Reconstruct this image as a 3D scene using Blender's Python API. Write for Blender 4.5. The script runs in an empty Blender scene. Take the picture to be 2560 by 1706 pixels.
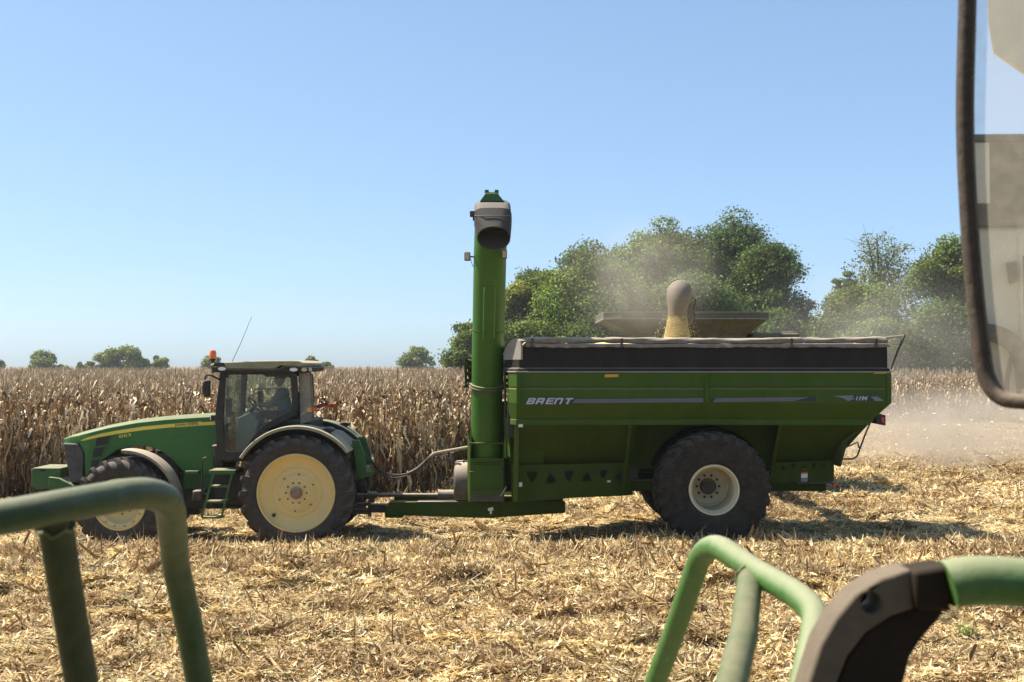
import bpy, bmesh, math, random
import numpy as np
from mathutils import Vector, Matrix, geometry

scene = bpy.context.scene
COL = scene.collection
R = math.radians
pi = math.pi

# ------------------------------------------------------------------ camera, sky, sun, exposure
FPX, CX, CY, HORIZON, CAM_Z = 2940.0, 1280.0, 853.0, 915.0, 3.30
PITCH = math.atan((HORIZON - CY) / FPX)
cam_data = bpy.data.cameras.new('camera')
cam_data.sensor_width = 36.0
cam_data.lens = 36.0 * FPX / 2560.0
cam_data.clip_start = 0.05
cam_data.clip_end = 6000.0
cam_data.dof.use_dof = True
cam_data.dof.focus_distance = 23.0
cam_data.dof.aperture_fstop = 9.5
cam = bpy.data.objects.new('camera', cam_data)
COL.objects.link(cam)
cam.location = (0, 0, CAM_Z)
cam.rotation_euler = (pi / 2 + PITCH, 0, 0)
scene.camera = cam

SUN_EL, SUN_BACK = 55.0, 15.0            # elevation; degrees behind the line straight to the left
to_sun = Vector((-math.cos(R(SUN_EL)) * math.cos(R(SUN_BACK)), math.cos(R(SUN_EL)) * math.sin(R(SUN_BACK)), math.sin(R(SUN_EL))))
world = bpy.data.worlds.new('World')
scene.world = world
world.use_nodes = True
wn = world.node_tree.nodes
sky = wn.new('ShaderNodeTexSky')
sky.sky_type = 'NISHITA'
sky.sun_disc = False
sky.sun_elevation = R(SUN_EL)
sky.sun_rotation = math.atan2(to_sun.x, to_sun.y)
sky.altitude = 200.0
sky.air_density = 0.7
sky.dust_density = 1.2
sky.ozone_density = 6.0
gam = wn.new('ShaderNodeGamma')
gam.inputs[1].default_value = 0.6
tnt = wn.new('ShaderNodeVectorMath')
tnt.operation = 'MULTIPLY'
tnt.inputs[1].default_value = (1.13, 1.32, 1.42)
world.node_tree.links.new(sky.outputs[0], gam.inputs[0])
world.node_tree.links.new(gam.outputs[0], tnt.inputs[0])
world.node_tree.links.new(tnt.outputs[0], wn['Background'].inputs[0])
wn['Background'].inputs[1].default_value = 0.133

sun_data = bpy.data.lights.new('sun', 'SUN')
sun_data.energy = 5.0
sun_data.angle = R(0.53)
sun_data.color = (1.0, 0.93, 0.82)
sun = bpy.data.objects.new('sun', sun_data)
COL.objects.link(sun)
sun.rotation_euler = to_sun.to_track_quat('Z', 'Y').to_euler()

scene.view_settings.view_transform = 'Standard'
scene.view_settings.look = 'None'
scene.view_settings.exposure = 1.0
scene.view_settings.gamma = 1.0
scene.render.engine = 'CYCLES'
scene.cycles.use_denoising = True
scene.cycles.max_bounces = 8
scene.cycles.diffuse_bounces = 3
scene.cycles.glossy_bounces = 3
scene.cycles.transmission_bounces = 4
scene.cycles.transparent_max_bounces = 12
scene.cycles.volume_bounces = 1
scene.cycles.volume_step_rate = 2.0
scene.cycles.caustics_reflective = False
scene.cycles.caustics_refractive = False

# ------------------------------------------------------------------ pixel (of the 2560 wide photograph) to world point at depth y
_cp, _sp = math.cos(PITCH), math.sin(PITCH)
def P(px, py, y):
    u = (px - CX) / FPX
    v = (CY - py) / FPX
    t = y / (_cp - v * _sp)
    return Vector((u * t, y, CAM_Z + t * (_sp + v * _cp)))
def XZ(px, py, y):
    p = P(px, py, y)
    return (p.x, p.z)
def XZs(pts, y):
    return [XZ(a, b, y) for a, b in pts]

# ------------------------------------------------------------------ mesh builder
class MB:
    def __init__(self):
        self.v = []
        self.f = []
    def add(self, verts, faces):
        o = len(self.v)
        self.v.extend([tuple(p) for p in verts])
        self.f.extend([tuple(i + o for i in q) for q in faces])
        return self
    def box(self, x0, x1, y0, y1, z0, z1):
        vs = [(x, y, z) for z in (z0, z1) for y in (y0, y1) for x in (x0, x1)]
        return self.add(vs, [(0, 2, 3, 1), (4, 5, 7, 6), (0, 1, 5, 4), (2, 6, 7, 3), (0, 4, 6, 2), (1, 3, 7, 5)])
    def prism(self, poly, y0, y1):
        """polygon in XZ extruded from y0 to y1"""
        n = len(poly)
        area = sum(poly[i][0] * poly[(i + 1) % n][1] - poly[(i + 1) % n][0] * poly[i][1] for i in range(n))
        if area < 0:
            poly = poly[::-1]
        vs = [(x, y0, z) for x, z in poly] + [(x, y1, z) for x, z in poly]
        fs = [tuple(range(n)), tuple(range(2 * n - 1, n - 1, -1))]
        for i in range(n):
            j = (i + 1) % n
            fs.append((i, i + n, j + n, j))
        return self.add(vs, fs)
    def loft(self, rings, closed=True, cap=True):
        n = len(rings[0])
        vs = [p for r in rings for p in r]
        fs = []
        m = n if closed else n - 1
        for a in range(len(rings) - 1):
            for i in range(m):
                j = (i + 1) % n
                fs.append((a * n + i, a * n + j, (a + 1) * n + j, (a + 1) * n + i))
        if cap and closed:
            fs.append(tuple(range(n - 1, -1, -1)))
            fs.append(tuple((len(rings) - 1) * n + i for i in range(n)))
        return self.add(vs, fs)
    def tube(self, pts, r, n=10, cap=True):
        """round bar along a polyline; r is a number or one per point"""
        pts = [Vector(p) for p in pts]
        rs = r if isinstance(r, (list, tuple)) else [r] * len(pts)
        rings = []
        t0 = (pts[1] - pts[0]).normalized()
        up = Vector((0, 0, 1)) if abs(t0.z) < 0.9 else Vector((1, 0, 0))
        a = t0.cross(up).normalized()
        for i, p in enumerate(pts):
            if i == 0:
                t = t0
            elif i == len(pts) - 1:
                t = (pts[i] - pts[i - 1]).normalized()
            else:
                t = ((pts[i + 1] - p).normalized() + (p - pts[i - 1]).normalized()).normalized()
            a = (a - t * a.dot(t)).normalized()
            b = t.cross(a)
            rings.append([p + (a * math.cos(2 * pi * k / n) + b * math.sin(2 * pi * k / n)) * rs[i] for k in range(n)])
        return self.loft(rings, True, cap)
    def lathe(self, prof, c, n=48, a0=0.0, a1=2 * pi):
        """profile [(radius, y)] turned round the y axis through c"""
        full = abs(a1 - a0 - 2 * pi) < 1e-6
        m = n if full else n + 1
        rings = []
        for rr, y in prof:
            rings.append([(c[0] + rr * math.cos(a0 + (a1 - a0) * k / n), c[1] + y, c[2] + rr * math.sin(a0 + (a1 - a0) * k / n)) for k in range(m)])
        return self.loft(rings, full, False)
    def beam(self, p, q, w, d):
        """rectangular bar from p to q, w wide across, d deep in y"""
        p, q = Vector(p), Vector(q)
        t = (q - p).normalized()
        yv = Vector((0, 1, 0))
        yv = (yv - t * yv.dot(t)).normalized()
        s = t.cross(yv).normalized()
        rings = []
        for c in (p, q):
            rings.append([c + s * w / 2 + yv * d / 2, c - s * w / 2 + yv * d / 2, c - s * w / 2 - yv * d / 2, c + s * w / 2 - yv * d / 2])
        return self.loft(rings)
    def plate(self, outer, holes, y0, y1):
        """flat plate in XZ between y0 (front) and y1 with holes cut through"""
        loops = [[Vector((x, 0, z)) for x, z in outer]] + [[Vector((x, 0, z)) for x, z in h] for h in holes]
        tris = geometry.tessellate_polygon([[Vector((p.x, p.z, 0)) for p in l] for l in loops])
        flat = [p for l in loops for p in l]
        n = len(flat)
        vs = [(p.x, y0, p.z) for p in flat] + [(p.x, y1, p.z) for p in flat]
        fs = []
        for t in tris:
            fs.append(tuple(t))
            fs.append(tuple(i + n for i in reversed(t)))
        o = 0
        for l in loops:
            k = len(l)
            for i in range(k):
                j = (i + 1) % k
                fs.append((o + i, o + j, o + j + n, o + i + n))
            o += k
        return self.add(vs, fs)

def smooth_path(pts, rad, seg=6):
    """polyline with its inner corners rounded by radius rad"""
    pts = [Vector(p) for p in pts]
    out = [pts[0]]
    for i in range(1, len(pts) - 1):
        a, b, c = pts[i - 1], pts[i], pts[i + 1]
        r = rad[i - 1] if isinstance(rad, (list, tuple)) else rad
        d1 = min(r, (a - b).length * 0.49)
        d2 = min(r, (c - b).length * 0.49)
        p, q = b + (a - b).normalized() * d1, b + (c - b).normalized() * d2
        for k in range(seg + 1):
            t = k / seg
            out.append(p * (1 - t) ** 2 + b * 2 * t * (1 - t) + q * t * t)
    out.append(pts[-1])
    return out

def catmull(pts, seg=8):
    pts = [Vector(p) for p in pts]
    out = []
    for i in range(len(pts) - 1):
        p0, p1, p2, p3 = pts[max(i - 1, 0)], pts[i], pts[i + 1], pts[min(i + 2, len(pts) - 1)]
        for k in range(seg):
            t = k / seg
            out.append(0.5 * ((2 * p1) + (p2 - p0) * t + (2 * p0 - 5 * p1 + 4 * p2 - p3) * t * t + (3 * p1 - p0 - 3 * p2 + p3) * t ** 3))
    out.append(pts[-1])
    return out

def mesh_np(name, v, f):
    """fast mesh from numpy verts (n,3) and an (m,k) face array"""
    v = np.asarray(v, dtype=np.float32)
    f = np.asarray(f, dtype=np.int32)
    k = f.shape[1]
    me = bpy.data.meshes.new(name)
    me.vertices.add(len(v))
    me.vertices.foreach_set('co', v.ravel())
    me.loops.add(f.size)
    me.loops.foreach_set('vertex_index', f.ravel())
    me.polygons.add(len(f))
    me.polygons.foreach_set('loop_start', np.arange(0, f.size, k, dtype=np.int32))
    me.update(calc_edges=True)
    return me

ORIGIN = {}
def thing(name, label, cat, loc, group=None):
    o = bpy.data.objects.new(name, None)
    COL.objects.link(o)
    o.location = loc
    o.empty_display_size = 0.3
    tag(o, label, cat, group)
    ORIGIN[o] = Vector(loc)
    return o
def tag(o, label=None, cat=None, group=None, kind=None):
    if label: o['label'] = label
    if cat: o['category'] = cat
    if group: o['group'] = group
    if kind: o['kind'] = kind
    return o
def obj(name, mb, mat, parent=None, bevel=0.0, sharp=35.0, flat=False, seg=2, fix=True):
    """links one mesh object; vertices are world coordinates"""
    org = ORIGIN.get(parent, Vector((0, 0, 0))) if parent else Vector((0, 0, 0))
    me = bpy.data.meshes.new(name)
    me.from_pydata([(x - org.x, y - org.y, z - org.z) for x, y, z in mb.v], [], mb.f)
    if fix:
        bm = bmesh.new()
        bm.from_mesh(me)
        bmesh.ops.recalc_face_normals(bm, faces=bm.faces)
        bm.to_mesh(me)
        bm.free()
    me.materials.append(mat)
    if not flat:
        me.shade_smooth()
        me.set_sharp_from_angle(angle=R(sharp))
    o = bpy.data.objects.new(name, me)
    COL.objects.link(o)
    if parent:
        o.parent = parent
        ORIGIN[o] = org
    if bevel:
        m = o.modifiers.new('bevel', 'BEVEL')
        m.width = bevel
        m.segments = seg
        m.limit_method = 'ANGLE'
        m.angle_limit = R(40)
    return o
def pivot(name, parent, loc):
    """an empty part that carries sub-parts"""
    o = bpy.data.objects.new(name, None)
    COL.objects.link(o)
    o.parent = parent
    o.location = Vector(loc) - ORIGIN[parent]
    o.empty_display_size = 0.2
    ORIGIN[o] = Vector(loc)
    return o
def copy_tree(o, parent=None, dy=0.0):
    c = o.copy()
    COL.objects.link(c)
    c.parent = parent
    if dy:
        c.location.y += dy
    for ch in list(o.children):
        copy_tree(ch, c)
    return c
def text(name, body, mat, parent, p, size, shear=0.0, spacing=1.0, rot=0.0, sx=1.0, bold=0.0, depth=0.002):
    cu = bpy.data.curves.new(name, 'FONT')
    cu.body = body
    cu.size = size
    cu.shear = shear
    cu.space_character = spacing
    cu.extrude = depth
    cu.offset = bold
    cu.resolution_u = 4
    cu.materials.append(mat)
    tmp = bpy.data.objects.new(name, cu)
    COL.objects.link(tmp)
    dg = bpy.context.evaluated_depsgraph_get()
    me = bpy.data.meshes.new_from_object(tmp.evaluated_get(dg))
    bpy.data.objects.remove(tmp)
    me.name = name
    o = bpy.data.objects.new(name, me)
    COL.objects.link(o)
    if not me.materials:
        me.materials.append(mat)
    o.parent = parent
    o.location = Vector(p) - ORIGIN[parent]
    o.rotation_euler = (pi / 2, -rot, 0)
    o.scale = (sx, 1, 1)
    return o

# ------------------------------------------------------------------ materials
DUST = (0.42, 0.34, 0.235)
def new_mat(name):
    m = bpy.data.materials.new(name)
    m.use_nodes = True
    return m, m.node_tree.nodes, m.node_tree.links, m.node_tree.nodes['Principled BSDF']
def paint(name, col, rough=0.45, dust_top=0.6, dust_all=0.12, var=0.15, scale=3.0, bump=0.0, metallic=0.0, coat=0.0, dust=DUST, flecks=0.0, streak=0.0, spec=0.35, fleck_scale=9.0):
    """paint, plastic, rubber or steel with settled dust: a real deposit on faces that look up, plus patches everywhere"""
    m, N, L, bs = new_mat(name)
    tc = N.new('ShaderNodeTexCoord')
    ns = N.new('ShaderNodeTexNoise')
    ns.inputs['Scale'].default_value = scale
    ns.inputs['Detail'].default_value = 6
    ns.inputs['Roughness'].default_value = 0.65
    L.new(tc.outputs['Object'], ns.inputs['Vector'])
    v = N.new('ShaderNodeMix'); v.data_type = 'RGBA'
    v.inputs[6].default_value = (*[c * (1 - var) for c in col], 1)
    v.inputs[7].default_value = (*[min(1, c * (1 + var)) for c in col], 1)
    L.new(ns.outputs['Fac'], v.inputs[0])
    geo = N.new('ShaderNodeNewGeometry')
    sep = N.new('ShaderNodeSeparateXYZ')
    L.new(geo.outputs['Normal'], sep.inputs[0])
    up = N.new('ShaderNodeMapRange')
    up.inputs[1].default_value = 0.15; up.inputs[2].default_value = 0.9
    up.inputs[3].default_value = 0.0; up.inputs[4].default_value = dust_top
    L.new(sep.outputs['Z'], up.inputs[0])
    ns2 = N.new('ShaderNodeTexNoise')
    ns2.inputs['Scale'].default_value = scale * 2.3
    ns2.inputs['Detail'].default_value = 8
    ns2.inputs['Roughness'].default_value = 0.7
    mp = N.new('ShaderNodeMapping')
    mp.inputs['Scale'].default_value = (1, 1, 0.35 if streak else 1)
    L.new(tc.outputs['Object'], mp.inputs['Vector'])
    L.new(mp.outputs[0], ns2.inputs['Vector'])
    pa = N.new('ShaderNodeMapRange')
    pa.inputs[1].default_value = 0.35; pa.inputs[2].default_value = 0.75
    pa.inputs[3].default_value = dust_all * 0.3; pa.inputs[4].default_value = dust_all * 1.7
    L.new(ns2.outputs['Fac'], pa.inputs[0])
    mx = N.new('ShaderNodeMath'); mx.operation = 'ADD'; mx.use_clamp = True
    L.new(up.outputs[0], mx.inputs[0]); L.new(pa.outputs[0], mx.inputs[1])
    fac = mx.outputs[0]
    if flecks:
        vo = N.new('ShaderNodeTexVoronoi')
        vo.inputs['Scale'].default_value = fleck_scale
        vo.inputs['Randomness'].default_value = 1.0
        L.new(tc.outputs['Object'], vo.inputs['Vector'])
        lt = N.new('ShaderNodeMath'); lt.operation = 'LESS_THAN'
        lt.inputs[1].default_value = flecks
        L.new(vo.outputs['Distance'], lt.inputs[0])
        ad = N.new('ShaderNodeMath'); ad.operation = 'MAXIMUM'
        L.new(fac, ad.inputs[0]); L.new(lt.outputs[0], ad.inputs[1])
        fac = ad.outputs[0]
    d = N.new('ShaderNodeMix'); d.data_type = 'RGBA'
    d.inputs[7].default_value = (*dust, 1)
    L.new(fac, d.inputs[0]); L.new(v.outputs[2], d.inputs[6])
    L.new(d.outputs[2], bs.inputs['Base Color'])
    rr = N.new('ShaderNodeMapRange')
    rr.inputs[3].default_value = rough; rr.inputs[4].default_value = 0.92
    L.new(fac, rr.inputs[0]); L.new(rr.outputs[0], bs.inputs['Roughness'])
    bs.inputs['Metallic'].default_value = metallic
    bs.inputs['Specular IOR Level'].default_value = spec
    if coat:
        bs.inputs['Coat Weight'].default_value = coat
        bs.inputs['Coat Roughness'].default_value = 0.15
    if bump:
        b = N.new('ShaderNodeBump')
        b.inputs['Strength'].default_value = bump
        b.inputs['Distance'].default_value = 0.01
        L.new(ns2.outputs['Fac'], b.inputs['Height'])
        L.new(b.outputs[0], bs.inputs['Normal'])
    return m
def leaf_mat(name, trans=0.3, rough=0.7, vary=0.25, gain=1.0, tint=(1, 1, 1)):
    """dry or green leaf tissue coloured per face by the attribute 'tone', varied per copy"""
    m, N, L, bs = new_mat(name)
    at = N.new('ShaderNodeAttribute'); at.attribute_name = 'tone'
    oi = N.new('ShaderNodeObjectInfo')
    mr = N.new('ShaderNodeMapRange')
    mr.inputs[3].default_value = gain * (1 - vary); mr.inputs[4].default_value = gain * (1 + vary)
    L.new(oi.outputs['Random'], mr.inputs[0])
    sc = N.new('ShaderNodeVectorMath'); sc.operation = 'SCALE'
    L.new(at.outputs['Color'], sc.inputs[0]); L.new(mr.outputs[0], sc.inputs['Scale'])
    tn = N.new('ShaderNodeVectorMath'); tn.operation = 'MULTIPLY'
    tn.inputs[1].default_value = tint
    L.new(sc.outputs[0], tn.inputs[0])
    L.new(tn.outputs[0], bs.inputs['Base Color'])
    bs.inputs['Roughness'].default_value = rough
    bs.inputs['Specular IOR Level'].default_value = 0.25
    tr = N.new('ShaderNodeBsdfTranslucent')
    L.new(tn.outputs[0], tr.inputs['Color'])
    mix = N.new('ShaderNodeMixShader')
    mix.inputs[0].default_value = trans
    L.new(bs.outputs[0], mix.inputs[1]); L.new(tr.outputs[0], mix.inputs[2])
    L.new(mix.outputs[0], N['Material Output'].inputs[0])
    return m
def plain(name, col, rough=0.5, metallic=0.0, spec=0.5):
    m, N, L, bs = new_mat(name)
    tc = N.new('ShaderNodeTexCoord')
    ns = N.new('ShaderNodeTexNoise'); ns.inputs['Scale'].default_value = 14.0
    L.new(tc.outputs['Object'], ns.inputs['Vector'])
    v = N.new('ShaderNodeMix'); v.data_type = 'RGBA'
    v.inputs[6].default_value = (*[c * 0.85 for c in col], 1)
    v.inputs[7].default_value = (*[min(1, c * 1.12) for c in col], 1)
    L.new(ns.outputs['Fac'], v.inputs[0]); L.new(v.outputs[2], bs.inputs['Base Color'])
    bs.inputs['Roughness'].default_value = rough
    bs.inputs['Metallic'].default_value = metallic
    bs.inputs['Specular IOR Level'].default_value = spec
    return m
def glass(name, tint=(0.88, 0.94, 0.91), gloss=0.7):
    m, N, L, bs = new_mat(name)
    N.remove(bs)
    tr = N.new('ShaderNodeBsdfTransparent'); tr.inputs[0].default_value = (*tint, 1)
    gl = N.new('ShaderNodeBsdfGlossy'); gl.inputs['Roughness'].default_value = 0.04
    df = N.new('ShaderNodeBsdfDiffuse'); df.inputs[0].default_value = (*DUST, 1)
    fr = N.new('ShaderNodeFresnel'); fr.inputs[0].default_value = 1.5
    mu = N.new('ShaderNodeMath'); mu.operation = 'MULTIPLY'; mu.inputs[1].default_value = gloss
    L.new(fr.outputs[0], mu.inputs[0])
    m1 = N.new('ShaderNodeMixShader')
    L.new(mu.outputs[0], m1.inputs[0]); L.new(tr.outputs[0], m1.inputs[1]); L.new(gl.outputs[0], m1.inputs[2])
    tc = N.new('ShaderNodeTexCoord')
    ns = N.new('ShaderNodeTexNoise'); ns.inputs['Scale'].default_value = 4.0; ns.inputs['Detail'].default_value = 6
    L.new(tc.outputs['Object'], ns.inputs['Vector'])
    mr = N.new('ShaderNodeMapRange'); mr.inputs[1].default_value = 0.4; mr.inputs[2].default_value = 0.8
    mr.inputs[3].default_value = 0.03; mr.inputs[4].default_value = 0.133
    L.new(ns.outputs['Fac'], mr.inputs[0])
    m2 = N.new('ShaderNodeMixShader')
    L.new(mr.outputs[0], m2.inputs[0]); L.new(m1.outputs[0], m2.inputs[1]); L.new(df.outputs[0], m2.inputs[2])
    L.new(m2.outputs[0], N['Material Output'].inputs[0])
    return m

GREEN = paint('deere_green_paint', (0.021, 0.115, 0.010), 0.42, 0.40, 0.05, spec=0.3, dust=(0.40, 0.33, 0.20))
GREEN2 = paint('frame_green_paint', (0.014, 0.085, 0.010), 0.45, 0.55, 0.05)
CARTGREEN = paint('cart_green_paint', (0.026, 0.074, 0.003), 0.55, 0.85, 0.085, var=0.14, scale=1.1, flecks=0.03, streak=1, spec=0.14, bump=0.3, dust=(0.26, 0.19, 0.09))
CARTGREEN2 = paint('cart_shaded_dusty_green_paint', (0.019, 0.046, 0.002), 0.6, 0.85, 0.06, var=0.2, scale=1.6, flecks=0.03, streak=1, spec=0.08, bump=0.3, dust=(0.26, 0.18, 0.08))  # darker copy of the cart green: shade of the lower parts put into the colour
TUBEGREEN = paint('auger_green_paint', (0.026, 0.105, 0.005), 0.42, 0.7, 0.05, scale=1.3, spec=0.3, dust=(0.34, 0.27, 0.15))
YELLOW = paint('stripe_yellow', (0.72, 0.56, 0.08), 0.5, 0.3, 0.05)
RIMYELLOW = paint('rim_yellow_paint', (0.68, 0.46, 0.12), 0.5, 0.35, 0.46, var=0.08, dust=(0.62, 0.51, 0.29))
RIMWHITE = paint('rim_cream_paint', (0.70, 0.60, 0.38), 0.5, 0.4, 0.22, var=0.08)
GRILLE = paint('dusty_grille', (0.03, 0.028, 0.026), 0.5, 0.5, 0.30, spec=0.3, dust=(0.20, 0.18, 0.155))
BOOT = paint('black_rubber_boot', (0.028, 0.025, 0.023), 0.75, 0.4, 0.08, scale=4, dust=(0.22, 0.19, 0.16), spec=0.2)
BLACK = paint('black_trim', (0.013, 0.013, 0.012), 0.5, 0.5, 0.05, spec=0.25)
DARK = paint('dark_steel', (0.025, 0.022, 0.019), 0.6, 0.7, 0.12, spec=0.25)
RUBBER = paint('tyre_rubber', (0.020, 0.018, 0.016), 0.65, 0.30, 0.12, scale=5, bump=0.3, dust=(0.24, 0.20, 0.155), spec=0.2)
RUBBER2 = paint('cart_tyre_rubber', (0.016, 0.0140, 0.0120), 0.85, 0.28, 0.14, scale=4, bump=0.4, dust=(0.19, 0.15, 0.11), spec=0.1)
BEIGE = paint('dusty_roof_plastic', (0.13, 0.155, 0.075), 0.5, 0.95, 0.40, dust=(0.42, 0.35, 0.235))
FENDER = paint('dusty_fender_plastic', (0.05, 0.048, 0.045), 0.6, 0.95, 0.45, dust=(0.42, 0.345, 0.25))
PILLAR = paint('dusty_pillar', (0.12, 0.12, 0.10), 0.55, 0.8, 0.45)
GREYHOOD = paint('grey_rubber_hood', (0.052, 0.047, 0.043), 0.7, 0.45, 0.13, scale=4, dust=(0.27, 0.235, 0.195), spec=0.3)
TARP = paint('dusty_vinyl_tarp', (0.10, 0.085, 0.07), 0.55, 0.95, 0.35, scale=5, bump=0.35, dust=(0.36, 0.30, 0.23))
BLACKWALL = paint('black_box_extension', (0.0135, 0.012, 0.0105), 0.75, 0.7, 0.08, scale=1.2, streak=1, dust=(0.16, 0.135, 0.11), flecks=0.024, spec=0.15)
CAPGREY = paint('grey_tarp_end_cap', (0.20, 0.18, 0.16), 0.6, 0.6, 0.3)
SHIELD = paint('dusty_shaded_drive_shield', (0.045, 0.036, 0.028), 0.65, 0.9, 0.14, dust=(0.42, 0.345, 0.25))  # dust on top; base darkened to hold the shadow of the lower half
WELL = paint('unlit_black_well', (0.010, 0.009, 0.008), 0.9, 0.0, 0.0, spec=0.05)  # near-black colour stands for the shade in hollows
SPOUT = paint('brown_rubber_boot', (0.15, 0.122, 0.095), 0.6, 0.30, 0.30, dust=(0.27, 0.22, 0.165), spec=0.25)
TANK = paint('dusty_tank_olive', (0.075, 0.074, 0.038), 0.6, 0.8, 0.3, dust=(0.24, 0.205, 0.14), spec=0.2)
WHITEST = plain('white_sticker', (0.62, 0.62, 0.62), 0.5)
SILVER = plain('silver_decal', (0.40, 0.40, 0.42), 0.4)
DECALDK = plain('charcoal_decal', (0.012, 0.014, 0.013), 0.45)
STRIPEG = plain('grey_decal_stripe', (0.16, 0.16, 0.17), 0.45)
LENSW = plain('white_lamp_lens', (0.75, 0.75, 0.72), 0.12)
LENST = plain('tan_lamp_lens', (0.50, 0.40, 0.28), 0.3)
AMBER = plain('amber_lens', (0.72, 0.17, 0.02), 0.3)
REDL = plain('red_reflector', (0.55, 0.05, 0.025), 0.35)
REFY = plain('yellow_reflector', (0.55, 0.30, 0.02), 0.4)
STEEL = paint('bare_steel', (0.30, 0.29, 0.27), 0.4, 0.5, 0.3, metallic=0.6)
RUST = paint('rusty_steel', (0.16, 0.08, 0.04), 0.7, 0.4, 0.3)
GLASS = glass('tinted_cab_glass')
INTERIOR = plain('cab_interior_plastic', (0.10, 0.10, 0.085), 0.6)
INTLIGHT = plain('cab_interior_light_panel', (0.30, 0.31, 0.26), 0.6)
SEATM = plain('dark_seat_fabric', (0.03, 0.035, 0.03), 0.8)

# ------------------------------------------------------------------ the field: ground, litter, corn
rng = np.random.default_rng(11)
def smooth(a, b, x):
    t = np.clip((x - a) / (b - a), 0, 1)
    return t * t * (3 - 2 * t)
def ground_z(x, y):
    x = np.asarray(x, dtype=float); y = np.asarray(y, dtype=float)
    near = 1 - smooth(34, 48, y)
    rows = 0.045 * np.sin(2 * pi * (y + 0.12 * np.sin(x * 0.35)) / 1.52)
    swath = 0.20 * smooth(15.0, 17.6, y) * (1 - smooth(19.55, 20.3, y))
    behind = 0.10 * smooth(25.2, 26.4, y) * smooth(-3.0, 2.0, x)
    lump = 0.035 * np.sin(x * 1.7 + 1.3 * np.sin(y * 1.1)) * np.cos(y * 2.3 + 0.6 * x) + 0.02 * np.sin(4.1 * x + 2.0 * y)
    tracks = smooth(20.1, 20.5, y) * (1 - smooth(24.2, 25.0, y))
    flat = 1 - 0.85 * tracks
    cartbed = 0.12 * smooth(1.0, 2.6, x) * (1 - smooth(7, 13, x)) * smooth(18.8, 20.0, y) * (1 - smooth(25, 26.5, y))
    far = 0.5 * np.sin(x * 0.011 + 0.5) * smooth(150, 500, y)
    return near * ((rows + lump) * flat + np.maximum(swath, cartbed) + behind) + far

xs = np.concatenate([-np.geomspace(2500, 36, 16), np.linspace(-34, 34, 230), np.geomspace(36, 2500, 16)])
ys = np.concatenate([np.linspace(-12, 7.5, 24), np.linspace(8, 30, 190), np.linspace(30.3, 60, 60), np.geomspace(63, 4200, 32)])
gx, gy = np.meshgrid(xs, ys)
gv = np.stack([gx.ravel(), gy.ravel(), ground_z(gx, gy).ravel()], 1)
nx, ny = len(xs), len(ys)
ii = (np.arange(ny - 1)[:, None] * nx + np.arange(nx - 1)[None, :]).ravel()
gf = np.stack([ii, ii + 1, ii + nx + 1, ii + nx], 1)
gme = mesh_np('ground', gv, gf)
gme.shade_smooth()
m, N, L, bs = new_mat('field_soil_and_chaff')
tc = N.new('ShaderNodeTexCoord')
n1 = N.new('ShaderNodeTexNoise'); n1.inputs['Scale'].default_value = 0.6; n1.inputs['Detail'].default_value = 8; n1.inputs['Roughness'].default_value = 0.7
n2 = N.new('ShaderNodeTexNoise'); n2.inputs['Scale'].default_value = 14; n2.inputs['Detail'].default_value = 8; n2.inputs['Roughness'].default_value = 0.75
vo = N.new('ShaderNodeTexVoronoi'); vo.inputs['Scale'].default_value = 26
mp = N.new('ShaderNodeMapping'); mp.inputs['Scale'].default_value = (0.45, 1.2, 1)
L.new(tc.outputs['Object'], mp.inputs[0])
for q in (n1, n2, vo): L.new((tc.outputs['Object'] if q is n1 else mp.outputs[0]), q.inputs['Vector'])
cr = N.new('ShaderNodeValToRGB')
cr.color_ramp.elements[0].position = 0.34; cr.color_ramp.elements[0].color = (0.055, 0.036, 0.02, 1)
cr.color_ramp.elements[1].position = 0.66; cr.color_ramp.elements[1].color = (0.42, 0.32, 0.17, 1)
e = cr.color_ramp.elements.new(0.5); e.color = (0.20, 0.14, 0.07, 1)
ad = N.new('ShaderNodeMath'); ad.operation = 'MULTIPLY_ADD'; ad.inputs[1].default_value = 0.35
L.new(n1.outputs['Fac'], ad.inputs[0])
sb = N.new('ShaderNodeMath'); sb.operation = 'MULTIPLY'; sb.inputs[1].default_value = 0.66
L.new(n2.outputs['Fac'], sb.inputs[0]); L.new(sb.outputs[0], ad.inputs[2])
L.new(ad.outputs[0], cr.inputs[0]); L.new(cr.outputs[0], bs.inputs['Base Color'])
bs.inputs['Roughness'].default_value = 0.95
bp = N.new('ShaderNodeBump'); bp.inputs['Strength'].default_value = 0.7; bp.inputs['Distance'].default_value = 0.05
L.new(vo.outputs['Distance'], bp.inputs['Height']); L.new(bp.outputs[0], bs.inputs['Normal'])
gme.materials.append(m)
ground = bpy.data.objects.new('ground', gme)
COL.objects.link(ground)
tag(ground, 'harvested corn field of soil and chaff running to the horizon', 'ground', kind='structure')

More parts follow.
